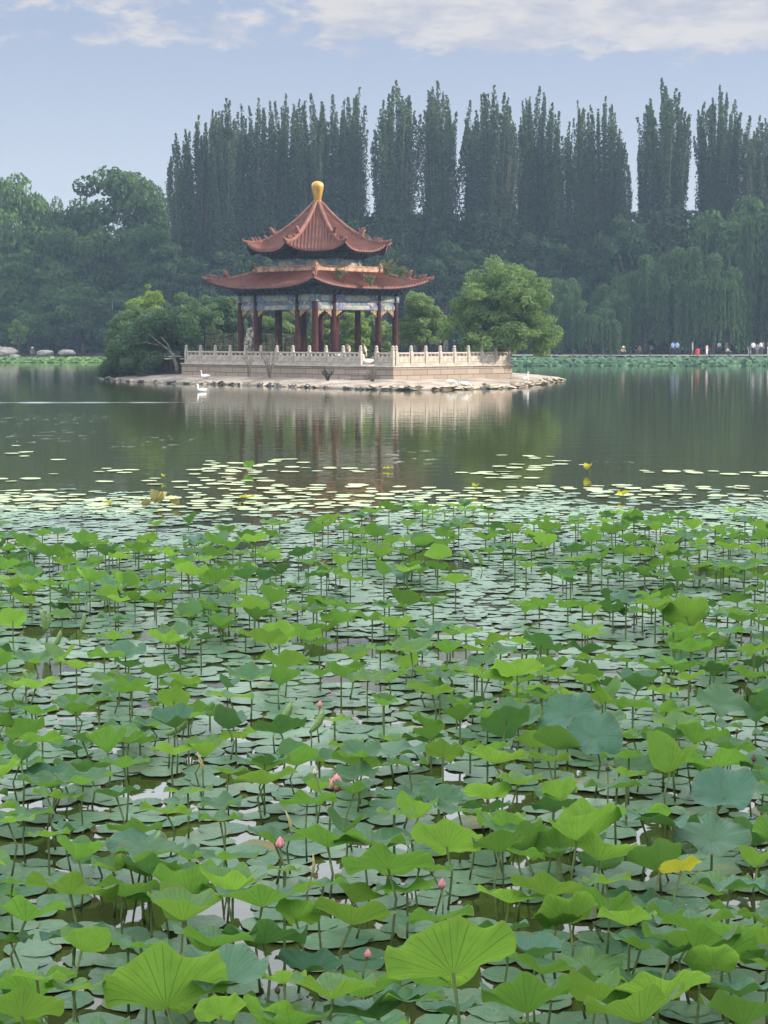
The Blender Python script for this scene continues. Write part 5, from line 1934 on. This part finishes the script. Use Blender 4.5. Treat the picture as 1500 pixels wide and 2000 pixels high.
# a few beyond the sides and under the camera for other viewpoints
for k in range(240):
    s_ = lr.choice((-1, 1))
    y = lr.uniform(6.5, 28)
    x = s_ * (y * .235 + lr.uniform(.2, 4.2))
    leaves.append((x, y, lr.uniform(.14, .4), lr.uniform(.13, .2), lr.choice(['cup', 'flat', 'deep']), lr.choice(['lotus', 'lotus', 'lotus_bright', 'lotus_blue']), lr.gauss(-.2, .15), lr.uniform(-.9, .6), lr.uniform(0, 6), False))

COLW = {'lotus': 'mid green', 'lotus_bright': 'bright yellow green', 'lotus_blue': 'bluish green', 'lotus_yellow': 'yellowing'}
STW = {'cup': 'shallow cupped', 'deep': 'deep funnel-shaped', 'flat': 'wide wavy', 'fold': 'half folded', 'droop': 'drooping'}
UNIQ = {(885, 1902): 'largest bright lotus leaf at the front, its veined underside showing', (325, 1967): 'big veined fan of a lotus leaf at the front left, showing its underside',
        (1330, 1702): 'single yellowing lotus leaf with a brown centre line on the right', (435, 1920): 'bluish cupped lotus leaf just behind the big front left leaf',
        (1415, 1560): 'bluish lotus leaf tipped forward to show its top, in the right cluster', (1355, 1862): 'wide dark green lotus leaf on a thick stem at the front right',
        (42, 1987): 'bright lotus leaf in the bottom left corner', (1112, 1802): 'bright folded lotus leaf beside the slim stems right of centre', (640, 1655): 'wide lotus leaf right of the pink bud on its stem',
        (512, 1772): 'wide funnel lotus leaf below the pink bud', (1310, 1507): 'tall half folded lotus leaf at the left of the right cluster', (1340, 1205): 'bright round lotus leaf standing alone in the far rows on the right',
        (872, 1655): 'bright funnel lotus leaf in front of the slim closed bud', (160, 1858): 'bright folded lotus leaf at the lower left beside thin stems',
        (1110, 1400): 'limp bluish lotus leaf hanging in the middle rows, upper of the two', (1160, 1440): 'limp bluish lotus leaf hanging in the middle rows, lower of the two'}
handkey = {}
for h_, l_ in zip(hand, leaves):
    handkey[id(l_)] = (h_[0], h_[1])


def size_in_photo(l_):
    px = 750 + F * l_[0] / l_[1]
    vis = -40 < px < 1540
    return (l_[3] / l_[1]) * (1 if vis else .0)


KEEP = [(547, 1645, 8.9), (185, 1618, 10.2), (863, 1725, 9.2), (718, 1862, 8.1), (655, 1528, 10.7), (616, 1507, 11.1), (1185, 1499, 11.1), (913, 1628, 9.9), (543, 1932, 7.6)]


def hides_bud(l_):
    if l_[9]:
        return False
    pp = l_[1]
    lx = 750 + F * l_[0] / pp
    ly = YH + F * (H - l_[2]) / pp
    wp = F * l_[3] / pp
    return any(pp < d_ + .1 and abs(lx - bx) < wp * 1.15 and -wp * .6 < ly - by < wp * 1.3 for bx, by, d_ in KEEP)


leaves = [l_ for l_ in leaves if not hides_bud(l_)]
order = sorted(leaves, key=size_in_photo, reverse=True)
indiv, rest = order[:300], order[300:]


def leaf_rot(l_):
    # tilt < 0 lets the underside face the camera (near rim up), > 0 tips the top towards it
    m_ = Matrix.Rotation(l_[7], 4, 'Z') @ Matrix.Rotation(-l_[6] if True else 0, 4, 'X').inverted() @ Matrix.Rotation(-l_[7] + l_[8], 4, 'Z')
    return m_


for i, l_ in enumerate(indiv):
    x, y, z, rad, sty, colr = l_[:6]
    px = 750 + F * x / y
    band = 'front' if y < 9.6 else ('middle' if y < 16 else 'far')
    side = 'left' if px < 500 else ('centre' if px < 1000 else 'right')
    hk = handkey.get(id(l_))
    if hk in UNIQ:
        lab, grp = UNIQ[hk], 'standing lotus leaves'
    else:
        lab = f'{COLW[colr]} {STW[sty]} lotus leaf on its stem, {band} rows, {side} of bed'
        grp = 'standing lotus leaves, ' + lab.split(' lotus')[0] + f', {band} {side}'
    t_ = thing('lotus_leaf', lab, 'lotus leaf', (x, y, 0), 0, grp)
    part('stem', stems[i % 8], t_, (0, 0, 0), (0, 0, i * 1.3), (1.0 if rad < .17 else 1.15, 1.0 if rad < .17 else 1.15, z + .004))
    me = lr.choice(blades[(colr, sty)])
    part('blade', me, t_, (0, 0, z), leaf_rot(l_).to_euler(), (rad * lr.uniform(.92, 1.1), rad * lr.uniform(.88, 1.05), rad * lr.uniform(.75, 1.2)))

# the farthest leaves as one mass
V, Q, U, T_, MI = [], [], [], [], []
SV, SF = MB(), None
mlist = ['lotus', 'lotus_bright', 'lotus_blue', 'lotus_yellow']
for l_ in rest:
    me = lr.choice(blades[(l_[5], l_[4])])
    co = np.empty(len(me.vertices) * 3, np.float32)
    me.vertices.foreach_get('co', co)
    mat_ = np.array(Matrix.Translation((l_[0], l_[1], l_[2])) @ leaf_rot(l_) @ Matrix.Scale(l_[3], 4))
    co = co.reshape(-1, 3) @ mat_[:3, :3].T + mat_[:3, 3]
    li = np.empty(len(me.loops), np.int32)
    me.loops.foreach_get('vertex_index', li)
    uvv = np.empty(len(me.loops) * 2, np.float32)
    me.uv_layers[0].data.foreach_get('uv', uvv)
    Q.append(li.reshape(-1, 4) + sum(len(a) for a in V))
    V.append(co)
    U.append(uvv.reshape(-1, 2))
    T_.append(np.full(len(me.polygons), lr.random()))
    MI.append(np.full(len(me.polygons), mlist.index(l_[5]), np.int32))
    SV.tube([(l_[0], l_[1], -.2), (l_[0], l_[1], l_[2])], .0085, 4)
me = big_mesh('lotus_leaves_mass', np.concatenate(V), np.concatenate(Q), [M[m_] for m_ in mlist] + [M['stem']], np.concatenate(T_), True, np.concatenate(U))
me.polygons.foreach_set('material_index', np.concatenate(MI))
bm = bmesh.new()
bm.from_mesh(me)
vs = [bm.verts.new(p) for p in SV.v]
for f_ in SV.f:
    nf_ = bm.faces.new([vs[k_] for k_ in f_])
    nf_.material_index = 4
bm.to_mesh(me)
bm.free()
single('lotus_leaf_mass', me, 'small far lotus leaves standing along the outer edges of the bed', 'lotus', kind='stuff')

# rolled young leaves
mbs = []
for s_ in range(3):
    mb = MB()
    mb.tube([(0, 0, -.5), (.05, 0, -.32), (.09, 0, 0), (.06, 0, .3), (0, 0, .5)], [.03, .085, .11, .085, .02], 8)
    mb.tube([(.0, .05, -.45), (.03, .10, -.25), (.05, .11, 0), (.03, .09, .28), (0, .03, .46)], [.02, .05, .065, .05, .015], 7)
    mbs.append(mb.mesh('rolled_leaf', M['lotus_roll'], smooth=True))
mb = MB()
mb.tube([(0, 0, -.5), (.04, 0, -.2), (.05, 0, .1), (0, 0, .5)], [.02, .06, .055, .015], 7)
dry_me = mb.mesh('rolled_leaf', M['lotus_dry'], smooth=True)
rolls = [(392, 1066, 50, 1.25, 0), (500, 1116, 34, -.5, 0), (611, 1088, 32, .1, 0), (630, 1112, 36, -.6, 0), (914, 1088, 38, -.5, 0), (934, 1090, 30, -.3, 0), (82, 1212, 40, -.2, 0), (91, 1212, 38, .1, 0),
         (108, 1250, 40, .5, 0), (345, 1420, 48, 1.0, 0), (552, 1395, 56, .6, 0), (618, 1408, 48, .55, 0), (50, 1327, 36, -.3, 0), (391, 1490, 40, -.25, 1), (564, 1608, 46, -.25, 1), (297, 1645, 52, .6, 0),
         (347, 1722, 48, .7, 0), (1128, 1582, 44, .7, 0), (1385, 1242, 44, .9, 0), (232, 1155, 30, .3, 0), (1345, 1105, 26, -.7, 0), (610, 1690, 44, .05, 1), (822, 1678, 26, .1, 1), (160, 1215, 34, .2, 0), (1295, 1330, 30, .3, 0)]
for k, (px, py, L, tl, dry) in enumerate(rolls):
    z = .30 if py > 1300 else .26
    p = at(px, py, z)
    Lm = L / F * p.y
    lab = ('brown dried roll of a lotus leaf on a stem' if dry else 'pale green rolled young lotus leaf on a stem') + (', front rows' if py > 1560 else ', middle rows' if py > 1180 else ', far rows') + (' on the left' if px < 500 else ' near the centre' if px < 1000 else ' on the right')
    t_ = thing('rolled_lotus_leaf', lab, 'lotus leaf', (p.x, p.y, 0), 0, 'rolled lotus leaves, ' + lab.split(', ')[0] + lab.split(',')[1])
    zs_ = max(.05, z - Lm * .45 * math.cos(tl))
    xo = -math.sin(tl) * Lm * .45
    part('stem', stems[k % 8], t_, (xo, 0, 0), (0, 0, k), (1, 1, zs_))
    part('blade', dry_me if dry else mbs[k % 3], t_, (0, 0, z), (0, tl, 0), (Lm * 1.35, Lm * 1.35, Lm * 1.15))


# buds and the opening flower
def bud_mesh(mat, w_):
    mb = MB()
    mb.lathe([(.05, 0), (w_ * .7, .12), (w_, .35), (w_ * .9, .55), (w_ * .55, .8), (.02, 1.0)], 12)
    for k in range(5):
        a = k * 2 * PI / 5
        d = Vector((math.cos(a), math.sin(a), 0))
        mb.tube([d * w_ * .6 + Vector((0, 0, .08)), d * w_ * 1.05 + Vector((0, 0, .38)), d * w_ * .55 + Vector((0, 0, .85))], [w_ * .35, w_ * .5, .01], 6)
    return mb.mesh('bud', mat, smooth=True)


bud_pink, bud_pale, bud_dk = bud_mesh(M['petal'], .27), bud_mesh(M['petal_pale'], .30), bud_mesh(M['bud_dark'], .24)


def petal_mesh(w_, L, curl):
    V, Fc = [], []
    for i in range(7):
        s_ = i / 6
        hw = w_ * math.sin(PI * min(1, s_ * .93 + .05)) ** .7
        for j in range(5):
            u_ = (j - 2) / 2
            V.append((hw * u_, .05 + curl * s_ ** 1.2 + .35 * hw * u_ * u_ * -1, L * s_))
    for i in range(6):
        for j in range(4):
            Fc.append((i * 5 + j, i * 5 + j + 1, (i + 1) * 5 + j + 1, (i + 1) * 5 + j))
    mb = MB()
    mb.add(V, Fc)
    return mb.mesh('petal', M['petal'], smooth=True)


pet_out = petal_mesh(.30, .80, .42)
pet_out.materials.clear()
pet_out.materials.append(M['petal_blush'])
buds = [(547, 1645, 30, bud_pink, 'plump pink lotus bud on a stem left of centre near the front', 1790), (185, 1618, 22, bud_pink, 'small pale pink lotus bud on a straight stem at the left', 1690),
        (863, 1725, 26, bud_pink, 'dusky pink pointed lotus bud right of centre near the front', 1810), (718, 1862, 24, bud_pink, 'pink lotus bud tip half hidden between front leaves', 1960),
        (616, 1507, 16, bud_pale, 'greenish white lotus bud beside the opening flower', 1610), (1185, 1499, 16, bud_dk, 'slim brownish lotus bud on a tall thin stem in the right middle rows', 1610),
        (913, 1628, 14, bud_dk, 'slim closed lotus bud in front of a bright funnel leaf', 1720), (543, 1932, 22, bud_dk, 'dark closed lotus bud on a thick stem at the bottom', 2050),
        (625, 1375, 18, bud_pink, 'faint pink lotus bud in the middle rows near the centre', 1450), (1438, 1428, 14, bud_dk, 'small dusky bud in front of a leaf on the right', 1490), (1470, 1480, 18, bud_dk, 'dusky bud tip at the right edge of the right cluster', 1600)]
for k, (px, py, hpx, me, lab, ybase) in enumerate(buds):
    b0 = at(px, ybase)
    top = at_y(px, py, b0.y)
    hm = hpx * .85 / F * b0.y
    t_ = thing('lotus_bud', lab, 'lotus bud', (b0.x, b0.y, 0), 0, 'lotus buds above the leaves')
    zb = max(.1, top.z - hm / 2)
    part('stem', stems[k % 8], t_, (0, 0, 0), (0, 0, k * 2), (.9, .9, zb + .004))
    part('bud', me, t_, (0, 0, zb), (.05, .05 * (-1) ** k, k), (hm, hm, hm))
b0 = at(640, 1640)
top = at_y(655, 1543, b0.y)
t_ = thing('lotus_flower', 'opening pink lotus flower on a leaning stem left of centre', 'lotus flower', (b0.x, b0.y, 0))
mb = MB()
dx = top.x - b0.x
mb.tube([(0, 0, -.2), (dx * .3, 0, top.z * .4), (dx * .75, 0, top.z * .8), (dx, 0, top.z)], .0075, 6)
part('stem', mb.mesh('stem', M['stem'], smooth=True), t_)
s_ = 29 / F * b0.y
part('bud', bud_pink, t_, (dx, 0, top.z), (.1, .1, 0), (s_ * 1.35, s_ * 1.35, s_ * 1.2))
for k in range(6):
    part('petal', pet_out, t_, (dx, 0, top.z), (0, 0, k * 2 * PI / 6 + .3), (s_ * .95, s_ * .95, s_ * (.95 if k % 2 else .75)))

# ------------------------------------------------------------------ floating pads
def pad_mesh(seed, na=26, nr_=4, mat='pad', wavy=1.0):
    r = random.Random(seed)
    ph = [r.uniform(0, 6.28) for _ in range(5)]
    V = []
    for i in range(nr_):
        f_ = max(.03, i / (nr_ - 1))
        for k in range(na):
            a = 2 * PI * k / na
            e_ = 1 + .07 * math.sin(2 * a + ph[0]) + .035 * math.sin(5 * a + ph[1]) + .025 * math.sin(9 * a + ph[2])
            z = (-.015 + .03 * f_ + .013 * wavy * (math.sin(4 * a + ph[3]) + .8 * math.sin(7 * a + ph[4])) * f_ ** 4)
            V.append((f_ * e_ * math.cos(a), f_ * e_ * math.sin(a), z))
    i2 = np.arange(nr_ * na).reshape(nr_, na)
    j2 = np.roll(i2, -1, axis=1)
    q = np.stack([i2[:-1], i2[1:], j2[1:], j2[:-1]], -1).reshape(-1, 4)
    uv = np.zeros((nr_ - 1, na, 4, 2))
    uu = np.arange(na) / na
    f_ = np.arange(nr_) / (nr_ - 1)
    for c_, (di, dk) in enumerate(((0, 0), (1, 0), (1, 1), (0, 1))):
        uv[:, :, c_, 0] = (uu + dk / na)[None]
        uv[:, :, c_, 1] = f_[di:nr_ - 1 + di][:, None]
    return big_mesh('floating_pad', np.array(V), q, M[mat], smooth=True, uv=uv.reshape(-1, 2))


GAPS = [(265, 1556, 85, 22), (70, 1522, 52, 13), (1000, 1582, 66, 18), (1330, 1642, 90, 20), (1130, 1667, 45, 10), (765, 1670, 55, 11), (412, 1450, 40, 9), (890, 1560, 28, 10), (920, 1467, 32, 14), (90, 1243, 85, 12),
        (1420, 1120, 60, 14), (880, 1106, 50, 8), (640, 1800, 34, 10), (142, 1675, 28, 18), (30, 1660, 30, 10), (140, 1590, 26, 14), (900, 1690, 60, 14), (1290, 1350, 40, 9), (1430, 1385, 60, 10), (520, 1430, 30, 8),
        (370, 1765, 30, 9), (985, 1765, 40, 12), (1080, 1830, 60, 20), (575, 1935, 34, 12), (1240, 1735, 28, 12), (60, 1330, 40, 8), (700, 1340, 50, 7), (960, 1312, 40, 8), (340, 1160, 50, 7), (1180, 1470, 40, 8), (800, 1290, 36, 7)]
pads = []
pr = random.Random(5)
sp_ = .215
ny = int((36 - 5.8) / (sp_ * .866))
for iy in range(ny):
    y = 5.8 + iy * sp_ * .866
    hwx = .25 * y + 4.5
    nx2 = int(2 * hwx / sp_)
    for ix in range(nx2):
        x = -hwx + (ix + .5 * (iy % 2)) * sp_ + pr.gauss(0, .05)
        yy = y + pr.gauss(0, .05)
        px = 750 + F * x / yy
        lim = 30.0 + .9 * math.sin(x * .9) + .6 * math.sin(x * 2.3) + (2.4 if px > 950 else 0) + (1.8 if px < 300 else 0)
        if yy > lim + pr.random() ** 4 * 5:
            continue
        g = mnoise.noise((x * .75, yy * .75, 1.3)) + .6 * mnoise.noise((x * 1.9, yy * 1.9, 7.7))
        ppy = YH + F * H / yy
        if any(((px - a_) / c_) ** 2 + ((ppy - b_) / d_) ** 2 < 1 for a_, b_, c_, d_ in GAPS):
            continue
        if g > .48 or pr.random() < .06:
            continue
        pads.append((x, yy, pr.uniform(.082, .150), pr.uniform(.004, .014), pr.random()))
pad_ms = [pad_mesh(s) for s in range(9)]


def padvis(p_):
    px = 750 + F * p_[0] / p_[1]
    py = YH + F * H / p_[1]
    return (p_[2] / p_[1]) if (-30 < px < 1530 and py < 2030) else 0


pads.sort(key=padvis, reverse=True)
for i, (x, y, r, z, tn) in enumerate(pads[:300]):
    px = 750 + F * x / y
    band = 'front edge' if y < 8.8 else ('near rows' if y < 9.8 else 'near middle rows')
    side = 'left' if px < 500 else ('centre' if px < 1000 else 'right')
    lab = f'flat blue green round lotus pad floating in the {band}, {side} of bed'
    single('lotus_pad', pr.choice(pad_ms), lab, 'lotus pad', (x, y, z), (pr.gauss(0, .018), pr.gauss(0, .018), pr.uniform(0, 6.28)), (r, r, r * 1.2), f'floating lotus pads, {band} {side}')
V, Q, U, T_ = [], [], [], []
cnt = 0
pad_lo = [pad_mesh(50 + s, 16, 3) for s in range(6)]
arr = []
for me in pad_lo:
    co = np.empty(len(me.vertices) * 3, np.float32)
    me.vertices.foreach_get('co', co)
    li = np.empty(len(me.loops), np.int32)
    me.loops.foreach_get('vertex_index', li)
    uvv = np.empty(len(me.loops) * 2, np.float32)
    me.uv_layers[0].data.foreach_get('uv', uvv)
    arr.append((co.reshape(-1, 3), li.reshape(-1, 4), uvv.reshape(-1, 2)))
for (x, y, r, z, tn) in pads[300:]:
    co, li, uvv = pr.choice(arr)
    a = pr.uniform(0, 6.28)
    ca, sa = math.cos(a), math.sin(a)
    P = np.stack([co[:, 0] * ca - co[:, 1] * sa, co[:, 0] * sa + co[:, 1] * ca, co[:, 2] * 1.3], -1) * r
    P[:, 2] += z + P[:, 0] * pr.gauss(0, .02) + P[:, 1] * pr.gauss(0, .02)
    P[:, 0] += x
    P[:, 1] += y
    Q.append(li + cnt)
    cnt += len(P)
    V.append(P)
    U.append(uvv)
    T_.append(np.full(len(li), tn))
single('lotus_pad_carpet', big_mesh('lotus_pad_carpet', np.concatenate(V), np.concatenate(Q), M['pad'], np.concatenate(T_), True, np.concatenate(U)),
       'carpet of floating lotus pads in the middle and far rows of the bed', 'lotus pads', kind='stuff')

# pale sunlit pads on the open water
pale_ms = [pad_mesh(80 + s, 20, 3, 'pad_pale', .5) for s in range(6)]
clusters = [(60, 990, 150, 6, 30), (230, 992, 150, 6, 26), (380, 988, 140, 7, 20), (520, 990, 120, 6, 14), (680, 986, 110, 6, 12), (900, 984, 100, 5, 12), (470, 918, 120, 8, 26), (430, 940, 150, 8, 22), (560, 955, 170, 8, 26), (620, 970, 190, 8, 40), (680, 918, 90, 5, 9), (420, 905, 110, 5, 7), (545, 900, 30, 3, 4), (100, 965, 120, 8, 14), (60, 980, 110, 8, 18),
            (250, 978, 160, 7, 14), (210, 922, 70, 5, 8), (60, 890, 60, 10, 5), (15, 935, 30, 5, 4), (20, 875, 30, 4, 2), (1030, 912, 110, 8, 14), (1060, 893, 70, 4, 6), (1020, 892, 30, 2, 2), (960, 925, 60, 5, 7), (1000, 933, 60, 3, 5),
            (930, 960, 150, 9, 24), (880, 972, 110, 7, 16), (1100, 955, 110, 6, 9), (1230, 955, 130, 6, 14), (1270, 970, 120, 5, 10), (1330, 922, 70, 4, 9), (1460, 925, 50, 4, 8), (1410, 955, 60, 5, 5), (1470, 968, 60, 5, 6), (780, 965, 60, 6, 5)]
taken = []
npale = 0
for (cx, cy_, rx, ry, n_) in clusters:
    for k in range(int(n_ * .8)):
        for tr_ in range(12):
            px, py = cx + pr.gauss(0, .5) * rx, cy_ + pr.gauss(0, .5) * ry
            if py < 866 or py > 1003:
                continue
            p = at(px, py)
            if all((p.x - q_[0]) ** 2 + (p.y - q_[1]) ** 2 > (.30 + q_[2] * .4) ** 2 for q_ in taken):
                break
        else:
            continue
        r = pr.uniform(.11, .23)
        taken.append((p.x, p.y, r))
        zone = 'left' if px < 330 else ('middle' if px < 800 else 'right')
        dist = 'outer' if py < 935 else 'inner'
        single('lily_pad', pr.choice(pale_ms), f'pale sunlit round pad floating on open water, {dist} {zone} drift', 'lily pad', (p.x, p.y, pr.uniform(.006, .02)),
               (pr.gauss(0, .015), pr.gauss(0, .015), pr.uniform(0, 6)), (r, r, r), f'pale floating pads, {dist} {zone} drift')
        npale += 1
# small upright leaves out on the open water
for (px, py, wpx, sty, colr, tl, zz, lab) in ((1150, 915, 22, 'fold', 'lotus_yellow', -.5, .12, 'small lime yellow leaf standing at the end of the right outer pads'), (487, 910, 24, 'cup', 'lotus', -.6, .12, 'small dark green leaf upright among the outer pads'),
                                             (1217, 967, 26, 'cup', 'lotus_yellow', -.4, .10, 'lime yellow leaf standing among the right inner pads'), (930, 952, 18, 'fold', 'lotus_yellow', -.4, .10, 'small yellow leaf at the edge of the middle pads'),
                                             (482, 972, 30, 'flat', 'lotus_yellow', -.15, .05, 'flat lime leaf floating near the front of the middle drift'), (213, 985, 24, 'cup', 'lotus_yellow', -.2, .06, 'lime leaf left of the withered yellow leaf'),
                                             (758, 915, 20, 'flat', 'lotus_yellow', -.1, .05, 'lime leaf at the right of the outer middle pads'), (320, 931, 12, 'fold', 'lotus_yellow', -.3, .08, 'tiny pale yellow leaf above the left inner drift')):
    p = at(px, py, zz)
    t_ = thing('water_leaf', lab, 'leaf', (p.x, p.y, 0), 0, 'small leaves standing on the open water')
    part('stem', stems[0], t_, (0, 0, 0), (0, 0, 0), (1, 1, zz))
    rad = wpx / F * p.y / 2
    part('blade', blades[(colr, sty)][0], t_, (0, 0, zz), (tl, 0, .4), (rad, rad, rad))
p = at(310, 992, 0)
t_ = thing('withered_leaf', 'withered yellow brown lotus leaves leaning in the water at the left', 'leaf', (p.x, p.y, 0))
for (dx, zz, rad, tl, rz) in ((-.03, .15, .17, -.75, .3), (.24, .08, .12, -.5, -.8), (-.2, .05, .11, -.4, 1.2), (.10, .17, .12, -1.0, 1.0)):
    bl_ = blades[('lotus_yellow', 'fold')][0].copy()
    bl_.materials.clear()
    bl_.materials.append(M['lotus_dry'])
    part('blade', bl_, t_, (dx, 0, zz), (tl, .2, rz), (rad, rad, rad))

# ------------------------------------------------------------------ haze
mb = MB()
mb.box((0, 280, 19.4), (870, 700, 43.2))
m, t = new_mat('haze_air')
vol = t.n('ShaderNodeVolumePrincipled', {'Color': (.52, .74, 1.0, 1), 'Density': HAZE_DENSITY, 'Anisotropy': 0.2})
o_ = t.n('ShaderNodeOutputMaterial')
t.link(vol.outputs[0], o_.inputs[1])
hz_o = single('haze', mb.mesh('haze', m), 'pale blue summer haze over the lake', 'haze', kind='stuff')
print('LEAVES', len(leaves), 'PADS', len(pads), 'PALE', npale)
